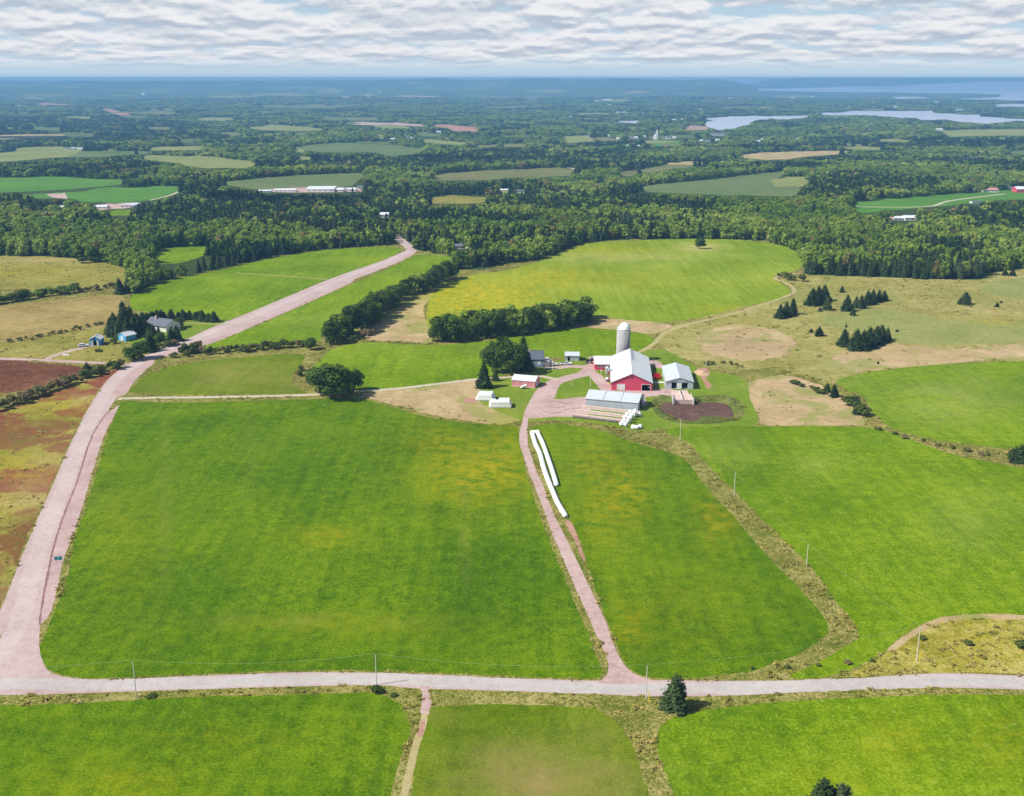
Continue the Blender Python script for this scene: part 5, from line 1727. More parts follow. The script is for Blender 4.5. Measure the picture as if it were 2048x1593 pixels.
def wire(a, b, sag, label, off=0.0, r=0.011):
    A, B = POLES[a] + np.array([0, 0, off]), POLES[b] + np.array([0, 0, off])
    m_ = MB()
    K = 16
    pr = None
    for i in range(K + 1):
        t = i / K
        q = A + (B - A) * t - np.array([0, 0, sag * 4 * t * (1 - t)])
        if pr is not None:
            m_.cyl(pr, q, r, n=4, caps=False)
        pr = q
    o = m_.build('overhead_wire', STEEL)
    return tag(o, label, 'wire', 'overhead wires')


wire('far_left', 'n0', 1.2, 'overhead wire left of the leftmost pole on the near road')
wire('n0', 'n1', 1.5, 'overhead wire between the leftmost pole and the pole with the bush')
wire('n1', 'n2', 1.5, 'overhead wire from the pole with the bush to the pole by the spruce')
wire('n2', 'n3', 1.5, 'overhead wire from the pole by the spruce to the bank pole')
wire('n3', 'far_right', 1.5, 'overhead wire running right from the bank pole')
wire('n3', 'l1', 1.2, 'wire from the bank pole up to the line across the right field')
wire('l1', 'l2', 1.2, 'overhead wire over the middle of the weedy strip')
wire('l2', 'l3', 1.2, 'overhead wire over the top of the weedy strip')
wire('l3', 'y3', 1.0, 'overhead wire from below the lagoon to the yard')
for i in range(8):
    wire('r%d' % i, 'r%d' % (i + 1), 0.8, ['wire span by the bungalow', 'wire span above the bungalow lawn end', 'third wire span up the winding road', 'wire span halfway up the winding road', 'wire span over the faint track',
                                          'wire span where the road climbs', 'wire span over the last straight', 'wire span at the bend into the wood'][i])
# road sign
p, H = height_to(118, 1127, 1113)
t = tag(empty('road_sign', tuple(p), R(12)), 'small teal road sign at the edge of the dirt road', 'sign')
for s in (-.6, .6):
    MB().box(s - .05, s + .05, -.04, .04, -.3, H - .1).build('post', STEEL, t)
pl = MB().box(-1.0, 1.0, -.09, -.04, H - 1.1, H).build('sign_board', TEAL, t)
m_ = MB()
for a, b_, lo, hi_ in ((-1.0, 1.0, H - 1.1, H - 1.04), (-1.0, 1.0, H - .06, H), (-1.0, -.94, H - 1.04, H - .06), (.94, 1.0, H - 1.04, H - .06)):
    m_.box(a, b_, -.105, -.09, lo, hi_)
m_.build('border', WHITE, pl)
MB().hexa([(-.28, -.1, H - .8), (.28, -.1, H - .8), (.28, -.09, H - .8), (-.28, -.09, H - .8)], [(-.2, -.1, H - .3), (.2, -.1, H - .3), (.2, -.09, H - .3), (-.2, -.09, H - .3)]).build('emblem', simple('pale_teal', (0.25, 0.65, 0.62)), pl)

# ---------------------------------------------------------------- the bungalow, blue sheds, far farms and houses
KEEP = []                                    # outlines on the picture side that trees must leave open (buildings seen between trees)


def keep(x0, y0, x1, y1):
    KEEP.append(np.array([(x0, y0), (x1, y0), (x1, y1), (x0, y1)], float))


A = P(325, 662)
t = tag(empty('bungalow', (A[0] - 1, A[1] + 4, float(h(A[0], A[1]))), R(62)), 'white bungalow with a dark grey roof among the spruces beside the road', 'house')
gable(t, 9.5, 14, 2.9, 5.4, CREAM, SHING, 0.5)
for k in range(3):
    panel(t, 'window', GLASS, -5 + k * 3.6, -3.6 + k * 3.6, 1.0, 2.2, 4.75, 0.06, axis='y', frame=WHITE, fw=0.1)
panel(t, 'window', GLASS, -1.8, -.6, 1.0, 2.2, -7, 0.06, frame=WHITE, fw=0.1)
panel(t, 'door', simple('brown_door', (.12, .06, .04)), .8, 1.8, 0.1, 2.2, -7, 0.06, frame=WHITE, fw=0.1)
MB().box(-1.4, -.6, 2.6, 3.4, 4.6, 6.5).build('chimney', CONCP, t)
A = P(190, 692)
t = tag(empty('blue_shed', (A[0], A[1] + 2.8, float(h(A[0], A[1]))), R(3)), 'bright blue shed with a white roof and open white doors, left of the spruces', 'shed')
gable(t, 5.0, 5.6, 3.0, 4.4, BLUEW, RX, 0.3, front=[(-.8, .8, 0, 2.5)])
for s in (-1, 1):
    MB().box(min(s * .85, s * 1.6), max(s * .85, s * 1.6), -2.94, -2.86, 0.05, 2.5).build('door', WHITE, t)
MB().box(-2.45, -1.75, -2.9, -2.82, 0.1, 2.6).build('shutter', CYANW, t)
A = P(248, 683)
t = tag(empty('garden_shed', (A[0] + .5, A[1] + 3.4, float(h(A[0], A[1]))), R(-32)), 'light blue shed with a white roof tucked against the dark spruces', 'shed')
gable(t, 5.2, 6.2, 2.6, 4.0, CYANW, RX, 0.35)
panel(t, 'door', WHITE, -.6, .6, 0.05, 2.1, -3.1, 0.06, frame=WHITE, fw=0.1)
car(167, 694, R(20), WHITE, 'white car parked on the dirt left of the bright blue shed')
q = P(133, 711)
t = tag(empty('small_boat', tuple(q), R(20)), 'small white upturned boat lying beside the forked track', 'boat')
MB().hexa([(-1.6, -.7, 0), (1.4, -.7, 0), (1.4, .7, 0), (-1.6, .7, 0)], [(-1.0, -.3, .6), (1.1, -.35, .6), (1.1, .35, .6), (-1.0, .3, .6)]).build('hull', WHITE, t, bevel=0.1)
MB().box(-1.0, 1.0, -.04, .04, .6, .68).build('keel', DARK, t)
A = P(1603, 512)
t = tag(empty('boulder', tuple(A)), 'pale boulder at the wood edge right of the yellowish field', 'rock')
rg = np.random.default_rng(4)
m_ = MB(); m_.lathe([(1.2, -.2), (1.6, .5), (1.3, 1.1), (.6, 1.5), (.1, 1.55)], 9); m_.v = [(x * 1.1 + rg.normal(0, .12), y * .8 + rg.normal(0, .12), z + rg.normal(0, .08)) for x, y, z in m_.v]
m_.build('rock', CONC, t)


def far_house(x0, x1, ybase, ytop, label, group=None, wall=CREAM, roof=RX, ridge='x', depth=None, cat='house', name='house', rz=0.0, wins=True):
    """a gabled building whose front spans x0..x1 px on the ground line ybase, real size from the terrain distance"""
    A = P(x0, ybase); B = P(x1, ybase)
    Wf = float(np.hypot(*(B - A)[:2]))
    c = (A + B)[:2] / 2
    _, Ht = height_for((x0 + x1) / 2, ybase, ybase - ytop)
    D = depth or min(max(Wf * 0.55, 6), 16)
    # the far roof slope lies behind, so the ridge shows at ytop
    Ht = max(min(Ht - 0.10 * D, Wf * 0.9 + 4), 2.6)
    g = float(h(c[0], c[1] + D / 2))
    H = Ht * 0.62
    if ridge == 'x':
        o = empty(name, (c[0], c[1] + D / 2, g), math.pi / 2 + rz)
        gable(o, D, Wf, H, Ht, wall, roof, 0.3)
        face, span, ax = -D / 2, Wf, 'y'
    else:
        o = empty(name, (c[0], c[1] + D / 2, g), rz)
        gable(o, Wf, D, H, Ht, wall, roof, 0.3)
        face, span, ax = -D / 2, Wf, 'x'
    if wins:
        n = max(1, min(5, int(span / 4)))
        for k in range(n):
            a = -span / 2 + (k + .5) * span / n - .6
            panel(o, 'window', GLASS, a, a + 1.2, H * .35, H * .75, -D / 2, 0.06, axis=ax)
    tag(o, label, cat, group)
    keep(x0 - 2, ytop, x1 + 2, ybase + 1)
    return o


far_house(612, 668, 384, 369, 'huge white roofed barn of the distant farm beyond the dark field', None, WHITE, RX, depth=40, cat='barn', name='dairy_barn')
far_house(660, 686, 384, 374, 'lower white barn joined to the right of the huge distant barn', None, WHITE, RX, depth=22, cat='barn', name='dairy_barn')
far_house(694, 712, 383, 375, 'white shed right of the huge distant barn', None, WHITE, RX, depth=10, cat='shed', name='farm_shed')
far_house(714, 726, 378, 371, 'small grey-roofed house at the right end of the distant farm', None, CREAM, SHING, depth=9)
far_house(548, 592, 384, 377, 'long low white shed left of the huge distant barn', None, WHITE, RX, depth=9, cat='shed', name='farm_shed')
far_house(517, 542, 385, 380, 'low white building at the left end of the distant farm', None, WHITE, RX, depth=8, cat='shed', name='farm_shed')
far_house(187, 213, 418, 410, 'white house with a pale roof, left one of the pair below the green crop', None, CREAM, RX, depth=10)
far_house(241, 266, 416, 406, 'white machine shed with a dark doorway below the green crop', None, CREAM, RX, 'y', depth=18, cat='shed', name='farm_shed')
far_house(266, 278, 412, 406, 'white lean-to joined to the right of that machine shed', None, CREAM, RX, depth=8, cat='shed', name='farm_shed')
far_house(115, 126, 418, 412, 'small white roof showing among dark trees at far left', None, CREAM, RX, depth=8)
for x0, x1 in ((65, 74), (83, 90), (94, 108)):
    far_house(x0, x1, 429, 424, {65: 'small white cottage, left one of three in the woods at far left', 83: 'tiny cottage between two others in the woods at far left', 94: 'long low cottage, right one of three in the woods'}[x0], None, CREAM, SHING, depth=7)
far_house(758, 777, 436, 424, 'bright white house beside the road where it enters the wood', None, CREAM, RX, depth=9)
far_house(738, 747, 434, 428, 'small pale shed just left of the bright white house in the wood', None, CREAM, RG, depth=6)
far_house(706, 722, 434, 427, 'brown cabin in the wood left of the bright white house', None, simple('brown_wall', (.2, .12, .08)), DSHING, depth=7)
far_house(907, 930, 499, 487, 'white house with a grey roof behind the clipped spruce hedge', None, CREAM, SHING, depth=9)
far_house(932, 942, 504, 498, 'small white garage in front of the house behind the spruce hedge', None, CREAM, RX, depth=6, cat='garage', name='garage')
far_house(1811, 1838, 442, 430, 'larger white roofed house, right one in the trees below the bright far field', None, CREAM, RX, depth=12)
far_house(1788, 1806, 441, 432, 'white house, middle one in the trees below the bright far field', None, CREAM, RX, depth=9)
far_house(1770, 1786, 442, 435, 'low house with a pink roof in the trees below the bright far field', None, CREAM, PINKROOF, depth=8)
far_house(1969, 1993, 385, 375, 'white barn with a pink roof at the right end of the bright far field', None, CREAM, PINKROOF, depth=12, cat='barn', name='farm_barn')
far_house(2036, 2060, 386, 372, 'dark red barn with a white roof at the right edge of the picture', None, RRED, RX, depth=14, cat='barn', name='farm_barn')
far_house(2016, 2032, 379, 373, 'grey shed left of the dark red barn at the right edge', None, CREAM, SHING, depth=8, cat='shed', name='farm_shed')
far_house(1941, 1950, 383, 378, 'tiny white shed left of the pink-roofed barn', None, CREAM, RX, depth=6, cat='shed', name='farm_shed')
far_house(1947, 1962, 408, 403, 'small roof among the dark trees under the bright far field', None, CREAM, SHING, depth=8)
far_house(1028, 1048, 386, 379, 'white house among spruces beyond the long wood', None, CREAM, SHING, depth=9)
far_house(1000, 1016, 383, 378, 'low white cottage left of the house among the spruces', None, CREAM, RX, depth=7)
far_house(1200, 1211, 364, 357, 'small white building beside the far bend of the highway', None, CREAM, RX, depth=8)
far_house(1172, 1179, 426, 422, 'lone tiny white roof in the broad wood', None, CREAM, RX, depth=5)
far_house(130, 138, 300, 295, 'pale farmhouse on the ridge between the pale fields at far left', None, CREAM, SHING, depth=10)
far_house(142, 150, 300, 294, 'grey barn beside the ridge farmhouse at far left', None, RGX, RG, depth=12, cat='barn', name='farm_barn')
far_house(154, 164, 300, 295, 'white barn, right one on the ridge at far left', None, WHITE, RX, depth=12, cat='barn', name='farm_barn')
# church
A = P(1312, 279)
t = tag(empty('church', (A[0], A[1], float(h(A[0], A[1])))), 'white village church with a pointed steeple near the inlet', 'church')
gable(t, 12, 24, 7, 13, WHITE, RG, 0.3)
MB().box(-2.6, 2.6, -16.5, -11.8, -1, 14).build('tower', WHITE, t)
MB().hexa([(-2.8, -16.7, 14), (2.8, -16.7, 14), (2.8, -11.6, 14), (-2.8, -11.6, 14)], [(-.1, -14.2, 27), (.1, -14.2, 27), (.1, -14.0, 27), (-.1, -14.0, 27)]).build('steeple', WHITE, t)
for k in range(4):
    panel(t, 'window', GLASS, -9 + k * 5, -7.6 + k * 5, 2.5, 5.5, -6, 0.1, axis='y')
keep(1300, 258, 1324, 280)
VH = [(1172, 1179, 275, 270), (1216, 1224, 274, 269), (1233, 1242, 280, 275), (1258, 1266, 277, 272), (1268, 1276, 278, 273), (1284, 1292, 276, 271), (1332, 1342, 279, 272), (1346, 1352, 278, 273), (1398, 1406, 284, 279),
      (1412, 1420, 284, 279), (1432, 1440, 283, 278), (1512, 1520, 285, 280), (1195, 1200, 302, 298), (1252, 1258, 293, 289), (1274, 1280, 294, 290), (1050, 1056, 274, 270), (1520, 1528, 281, 277), (1592, 1599, 281, 276),
      (807, 814, 272, 267), (820, 829, 278, 274), (780, 790, 280, 276), (812, 818, 277, 273), (872, 882, 266, 262), (948, 955, 324, 320), (980, 988, 323, 319), (1870, 1884, 262, 257), (1733, 1740, 262, 258), (1420, 1450, 272, 265),
      (1138, 1144, 235, 232), (1232, 1240, 226, 223), (1243, 1252, 226, 223), (1286, 1294, 228, 225), (1190, 1197, 203, 200), (1206, 1224, 202, 198), (1216, 1222, 211, 208), (1398, 1404, 220, 217), (1456, 1463, 198, 195),
      (1788, 1795, 216, 212), (1870, 1877, 205, 202), (1694, 1699, 214, 211), (34, 38, 213, 210), (282, 289, 192, 186), (756, 762, 185, 182), (732, 738, 194, 191), (508, 513, 194, 191), (1583, 1590, 197, 194), (1622, 1628, 195, 192)]
for i, (a, b_, yb, yt) in enumerate(VH):
    if yb > 240:
        far_house(a, b_, yb, yt, 'small white house of the village scattered among the far trees', 'houses scattered in the distant village', CREAM, SHING if i % 3 == 0 else RX, depth=9, wins=False)
    else:
        far_house(a, b_, yb, yt, 'tiny pale building in the hazy country near the horizon', 'tiny far buildings near the horizon', CREAM, RX, depth=25, wins=False, name='far_building', cat='building')
# power line frames over the right wood
for i, (x, yb, yt, lb) in enumerate([(1929, 336, 314, 'left one of two tall grey line towers over the right wood'), (1941, 333, 313, 'right one of two tall grey line towers over the right wood'),
                                     (1777, 314, 299, 'distant line tower standing above the wood strip'), (1657, 307, 297, 'farthest line tower by the tan far field'), (1110, 314, 301, 'line tower in the dark wood left of centre')]):
    p, H = height_to(x, yb, yt)
    t = tag(empty('line_tower', tuple(p), R(20)), lb, 'pylon', 'line towers')
    for s in (-3, 3):
        MB().cyl((s, 0, -1), (s, 0, H), .45, .3, 6).build('leg', simple('tower_grey', (.55, .57, .6)) if False else STEEL, t)
    MB().box(-6, 6, -.25, .25, H - 3, H - 2.4).build('crossarm', STEEL, t)

# ---------------------------------------------------------------- single trees
# yard and roadside trees
one('broad', 660, 796, 70, 0.98, 'big round dark broadleaf tree over the lane left of the farm', None)
one('broad', 640, 788, 52, 0.9, 'rounded broadleaf tree pressed against the left of the big lane tree', None)
one('broad', 688, 790, 52, 0.8, 'rounded broadleaf tree pressed against the right of the big lane tree', None)
one('broad', 711, 780, 42, 0.75, 'slimmer broadleaf tree standing right of the big lane tree', None)
for x, y, hh, wr, lb in [(985, 745, 62, .62, 'tall broadleaf tree at the left of the clump by the farmhouse'), (1003, 748, 76, .6, 'tallest broadleaf tree in the clump by the farmhouse'), (1022, 750, 70, .55, 'broadleaf tree in the middle of the clump by the farmhouse'),
                         (1036, 748, 58, .6, 'broadleaf tree at the right of the clump, shading the farmhouse'), (1012, 738, 60, .6, 'broadleaf tree at the back of the clump by the farmhouse')]:
    one('broad', x, y, hh, wr, lb, 'trees in the clump by the farmhouse')
one('spruce', 1047, 742, 74, .42, 'tall pointed spruce leaning over the farmhouse roof')
one('spruce', 968, 775, 56, .42, 'ragged spruce beside the lane left of the clump')
one('spruce', 991, 762, 26, .5, 'small spruce between the lane and the clump')
one('shrub', 972, 778, 18, 1.2, 'low pale bush at the foot of the ragged spruce')
one('broad', 1400, 498, 21, .9, 'lone round tree standing out in the yellowish field')
_hi, SPRUCE_HI = SPRUCE_HI, SPRUCE_BUSH
one('spruce', 1350, 1418, 72, .52, 'bushy dark spruce standing at the near roadside')
one('spruce', 1644, 1618, 64, .6, 'dark spruce top cut by the lower frame edge, left one of two')
one('spruce', 1682, 1622, 58, .6, 'dark spruce top cut by the lower frame edge, right one of two')
one('spruce', 2046, 922, 34, 1.1, 'dark spruce at the right frame edge beside the weedy strip')
SPRUCE_HI = _hi
one('shrub', 2030, 918, 20, 1.4, 'dark bush left of the spruce at the right frame edge')
one('spruce', 1716, 828, 30, .6, 'small spruce at the tip of the straw field')
one('spruce', 1668, 794, 26, .6, 'small dark spruce in the upper part of the weedy strip')
one('shrub', 1700, 812, 22, 1.5, 'brownish bush between two small spruces in the weedy strip')
one('shrub', 1722, 832, 22, 1.4, 'round bush below the small spruce at the straw field tip')
one('spruce', 1654, 784, 18, .7, 'lesser spruce left of the small dark spruce in the strip')
one('shrub', 753, 1385, 16, 1.4, 'round green bush at the foot of a near road pole')
one('shrub', 790, 1391, 5, 3.6, 'low bush in the ditch right of the near road pole')
one('shrub', 300, 1396, 5, 4.0, 'low dark green bush beside the leftmost near pole')
one('shrub', 1935, 1291, 10, 1.8, 'left one of two low bushes on the weedy bank')
one('shrub', 2044, 1298, 20, 1.2, 'bush on the weedy bank at the right frame edge')
one('shrub', 1845, 1278, 8, 2.0, 'small dark bush on the top of the weedy bank')
# pasture conifers
PC = [(1560, 637, 30, .62), (1572, 634, 32, .55), (1585, 629, 34, .55), (1624, 611, 36, .62), (1636, 607, 36, .55), (1648, 602, 34, .6), (1655, 620, 26, .62), (1640, 623, 9, .8), (1684, 585, 14, .6), (1694, 622, 34, .55), (1712, 616, 24, .6), (1722, 617, 28, .6),
      (1735, 610, 30, .6), (1745, 606, 28, .6), (1757, 604, 24, .6), (1768, 602, 22, .6), (1706, 631, 16, .7), (1930, 609, 26, .8), (1994, 614, 9, .8), (2002, 606, 5, .9), (1638, 672, 20, .7), (1622, 665, 8, .9), (1690, 663, 6, .9), (1692, 655, 8, .5),
      (1688, 692, 34, .7), (1712, 700, 44, .6), (1726, 700, 42, .55), (1738, 694, 42, .6), (1752, 688, 38, .55), (1762, 684, 36, .6), (1774, 680, 26, .6), (1748, 688, 12, .8), (1794, 664, 6, .9), (2010, 551, 12, .9), (2025, 552, 14, .9), (1756, 728, 6, .8), (1740, 694, 20, .9)]
PL = {0: 'spruce in the dark trio at the left of the dry pasture', 3: 'spruce in the upper left group of the dry pasture', 8: 'single spruce near the wood edge above the pasture', 9: 'spruce in the long ragged group in mid pasture', 17: 'lone pale spruce out in the right of the pasture',
      20: 'small spruce by itself in the olive hollow', 24: 'spruce in the compact dark group at the lower pasture', 33: 'small round conifer at the top right pasture edge'}
for i, (x, y, hh, wr) in enumerate(PC):
    k = max(j for j in PL if j <= i)
    lab = PL[k]
    if i in (18, 19):
        lab = 'tiny dark conifer right of the lone pale spruce'
    o = one('spruce', x, y, hh, wr, lab, 'spruces dotted over the dry pasture')
    BELTS.setdefault(lab, ([], lab))[0].append(o)
# spruces and hedges round the bungalow
BG = [(250, 668, 70, .42, 'tall dark spruce rising over the bungalow grove'), (262, 662, 52, .5, 'second tall spruce in the bungalow grove'), (222, 668, 34, .6, 'spruce'), (232, 672, 44, .55, 'spruce'), (243, 676, 46, .5, 'spruce'), (256, 676, 44, .5, 'spruce'), (268, 672, 40, .55, 'spruce'),
      (280, 668, 36, .6, 'spruce'), (292, 662, 26, .6, 'spruce'), (228, 660, 36, .6, 'spruce'), (274, 655, 30, .7, 'spruce'), (286, 645, 22, .8, 'spruce'), (300, 680, 28, .5, 'spruce'), (308, 683, 34, .5, 'spruce'), (297, 676, 24, .5, 'spruce'), (318, 675, 24, .4, 'spruce')]
for x, y, hh, wr, lb in BG:
    o = one('spruce', x, y, hh, wr, lb, 'spruces in the bungalow grove')
    if lb == 'spruce':
        BELTS.setdefault('spruces in the bungalow grove', ([], 'dark spruce packed in the grove between bungalow and blue sheds'))[0].append(o)
one('spruce', 301, 703, 38, .6, 'dark spruce between the light blue shed and the road')
one('broad', 283, 718, 34, 1.0, 'dark round tree on the roadside bend below the blue sheds')
one('broad', 262, 722, 28, 1.0, 'lower dark round tree at the left of the roadside clump')
one('broad', 320, 692, 28, .7, 'young light green tree on the bungalow lawn edge')
one('spruce', 342, 684, 28, .6, 'young spruce, left one on the lawn edge by the road')
one('spruce', 354, 682, 32, .6, 'young spruce, right one on the lawn edge by the road')
one('broad', 360, 655, 20, 1.0, 'small round dark tree alone on the bungalow lawn')
belt('spruce', [(290, 643), (330, 640), (380, 640), (434, 645)], 46, 4.6, .8, 1.0, 'clipped small spruce in the long hedge behind the bungalow', 'spruces in the bungalow hedge')
belt('shrub', [(300, 706), (330, 698), (350, 690)], 7, 2.6, 1.3, 3, 'bush in the shaded roadside tangle by the bungalow', 'roadside bushes by the bungalow')
one('shrub', 228, 688, 12, 1.2, 'bush at the left corner of the light blue shed')
one('shrub', 195, 704, 6, 2.6, 'low olive bush in front of the bright blue shed')
# big belts
H1L = 'broadleaf tree in the long diagonal belt left of the yellowish field'
belt('broad', [(665, 690), (690, 678), (720, 662), (748, 640)], 30, 11.5, .70, 10, H1L, 'trees of the diagonal belt', True)
belt('broad', [(735, 655), (770, 625), (810, 598), (850, 585), (880, 570), (905, 562)], 52, 9.5, .78, 11, H1L, 'trees of the diagonal belt', True)
belt('shrub', [(655, 694), (690, 690), (730, 676), (752, 668)], 14, 3.2, 1.1, 3, 'bush along the foot of the diagonal belt', 'bushes at the foot of the diagonal belt')
H2L = 'broadleaf tree in the dark belt between farm and yellowish field'
belt('broad', [(872, 685), (930, 683), (1000, 673), (1060, 668), (1130, 655), (1182, 645)], 64, 10.5, .76, 12, H2L, 'trees of the belt above the farm', True)
belt('shrub', [(880, 686), (950, 683), (1040, 672), (1120, 660), (1196, 646)], 22, 2.4, 1.3, 2, 'bush along the sunny foot of the belt above the farm', 'bushes at the foot of the belt above the farm')
H3L = 'bush in the low hedge beside the winding road'
belt('shrub', [(350, 716), (400, 711), (460, 707), (520, 702), (600, 697), (625, 694)], 32, 3.4, 1.15, 3.5, H3L, 'bushes of the low roadside hedge')
belt('shrub', [(355, 714), (380, 711), (398, 708)], 7, 5.0, .9, 5, H3L, 'bushes of the low roadside hedge')
one('broad', 622, 700, 24, .9, 'small tree ending the low hedge beside the winding road')
H4L = 'bush in the dark hedge between the tan and olive fields'
belt('broad', [(-60, 622), (0, 609), (60, 600), (110, 592), (150, 588)], 24, 5.2, 1.1, 5, 'low tree in the dark hedge between the tan and olive fields', 'low trees of the left hedge', True)
belt('shrub', [(150, 588), (190, 582), (238, 578)], 10, 3.2, 1.2, 4, H4L, 'bushes of the left hedge')
belt('spruce', [(232, 592), (245, 589), (258, 590), (270, 585)], 7, 9, .55, 5, 'spruce at the corner where hedge and wood meet', 'spruces at the hedge corner', True)
H7L = 'bush in the diagonal hedge left of the road bend'
belt('shrub', [(-60, 838), (0, 822), (40, 808), (80, 792), (120, 778), (160, 764), (195, 752)], 34, 3.6, 1.1, 5, H7L, 'bushes of the left diagonal hedge')
belt('shrub', [(165, 756), (185, 748), (210, 744), (245, 738)], 12, 3.4, 1.1, 4, H7L, 'bushes of the left diagonal hedge')
one('spruce', 175, 748, 24, .7, 'small dark spruce in the diagonal hedge left of the road bend')
belt('shrub', [(0, 688), (40, 684), (90, 672), (140, 664), (190, 654), (212, 648)], 18, 1.7, 1.6, 3, 'low bush along the edge of the tan field at left', 'low bushes by the tan field')
belt('shrub', [(590, 760), (600, 748), (608, 740)], 6, 2.4, 1.2, 2, 'bush in the gully between the two fields left of centre', 'bushes in the gully')
belt('shrub', [(150, 526), (175, 527), (200, 524)], 4, 4.5, 1.2, 4, 'bright bush at the edge of the olive field under the wood', 'bushes under the left wood')
belt('shrub', [(1560, 556), (1585, 562), (1610, 566)], 8, 4.2, 1.1, 5, 'bush on the wood corner beside the dry pasture', 'bushes at the pasture corner')
belt('shrub', [(1590, 770), (1640, 788), (1655, 792)], 8, 1.9, 1.5, 3, 'olive bush in the hollow above the right field', 'bushes in the hollow')
belt('shrub', [(1770, 1330), (1640, 1345), (1500, 1352)], 5, .9, 1.8, 2, 'small weedy bush on the near road verge', 'small bushes on the verge')
belt('shrub', [(1740, 855), (1830, 884), (1920, 903), (2010, 920)], 10, 1.3, 1.7, 2, 'low bush in the weedy strip between the right fields', 'low bushes between the right fields')
belt('shrub', [(1415, 735), (1440, 728), (1470, 735), (1500, 742)], 6, 1.6, 1.5, 3, 'low bush near the spoil heap beyond the cattle shed', 'low bushes by the spoil heap')

# ---------------------------------------------------------------- woods: nearest trees one by one, the rest as one mass per kind
CLEAR = []
SKIP = {'woodland_floor', 'far_country', 'mudflat', 'track', 'lane'}
for (cls, pts, smooth, jag, width) in REG:
    if width is None:
        q = catmull(pts, True, 3)
        CLEAR.append(q)
    else:
        q = catmull(pts, False, 3)
        w = np.maximum(2.0, width * 0.5 * F / np.hypot(*P(q[:, 0], q[:, 1])[:, :2].T) * 0.5)
        CLEAR.append(np.concatenate([q + np.stack([w * 0 + 1.5, -w], -1), (q + np.stack([w * 0 - 1.5, w], -1))[::-1]]))
CON = [np.array(q, float) for q in [
    [(1590, 585), (1600, 545), (1700, 548), (1800, 535), (1960, 530), (1985, 560), (1900, 585), (1780, 590), (1700, 580)],
    [(1590, 410), (1600, 372), (1680, 352), (1800, 360), (1900, 372), (1880, 388), (1750, 398), (1680, 410)],
    [(830, 395), (900, 372), (1080, 372), (1100, 395), (1060, 412), (840, 412)],
    [(400, 410), (520, 388), (860, 392), (860, 415), (700, 432), (400, 425)],
    [(-400, 440), (-400, 395), (60, 395), (180, 405), (190, 425), (60, 430)],
    [(640, 485), (650, 445), (790, 440), (785, 485)], [(838, 506), (842, 486), (905, 488), (905, 506)],
    [(1880, 440), (1880, 408), (2100, 398), (2400, 400), (2400, 455), (1950, 450)],
    [(-400, 295), (-400, 240), (250, 235), (420, 255), (300, 290)], [(1580, 300), (1640, 282), (2400, 275), (2400, 298), (1750, 302)],
    [(380, 345), (380, 330), (900, 312), (1100, 300), (1100, 325), (800, 345)]]]
pts_, scl_, knd_ = [], [], []
d = 600.0
cosm = math.cos(PITCH)
while d < 9000:
    s = 5.8 * (max(d, 760) / 840) ** 0.80
    n = int(R(64) * d / s)
    a = (np.arange(n) + rng.random(n) * 0.95) / n * R(64) - R(32)
    dd = d + (rng.random(n) - .5) * s * 1.1
    pts_.append(np.stack([dd * np.sin(a), dd * np.cos(a)], -1))
    scl_.append(np.full(n, s))
    d += s * 0.95
XY = np.concatenate(pts_); S = np.concatenate(scl_)
ZG = h(XY[:, 0], XY[:, 1])
bx, by = proj(np.column_stack([XY, ZG]))
wy = np.interp(bx, np.maximum.accumulate(wl[:, 0] + np.arange(len(wl)) * 1e-3), wl[:, 1])
ok = (by < wy) & (bx > -420) & (bx < 2480)
# clearings in the world plan
for cls, w in WPOLY:
    ok &= ~pip(w, XY[:, 0], XY[:, 1])
XY, S, ZG, bx, by = XY[ok], S[ok], ZG[ok], bx[ok], by[ok]
DD = np.hypot(XY[:, 0], XY[:, 1])
hn = vnoise(XY[:, 0] / 150 + 5, XY[:, 1] / 200) * .6 + vnoise(XY[:, 0] / 45, XY[:, 1] / 60 + 8) * .4
con = rng.random(len(S)) < np.clip((hn - .50) * 5, 0.06, 0.9)
inc = np.zeros(len(S), bool)
for q in CON:
    inc |= pip(q, bx, by)
con = np.where(inc, rng.random(len(S)) < .82, con)
HT = np.where(con, rng.uniform(8, 14.5, len(S)), rng.uniform(7.5, 12.5, len(S))) * np.interp(DD, [600, 9000], [1.0, 1.15])
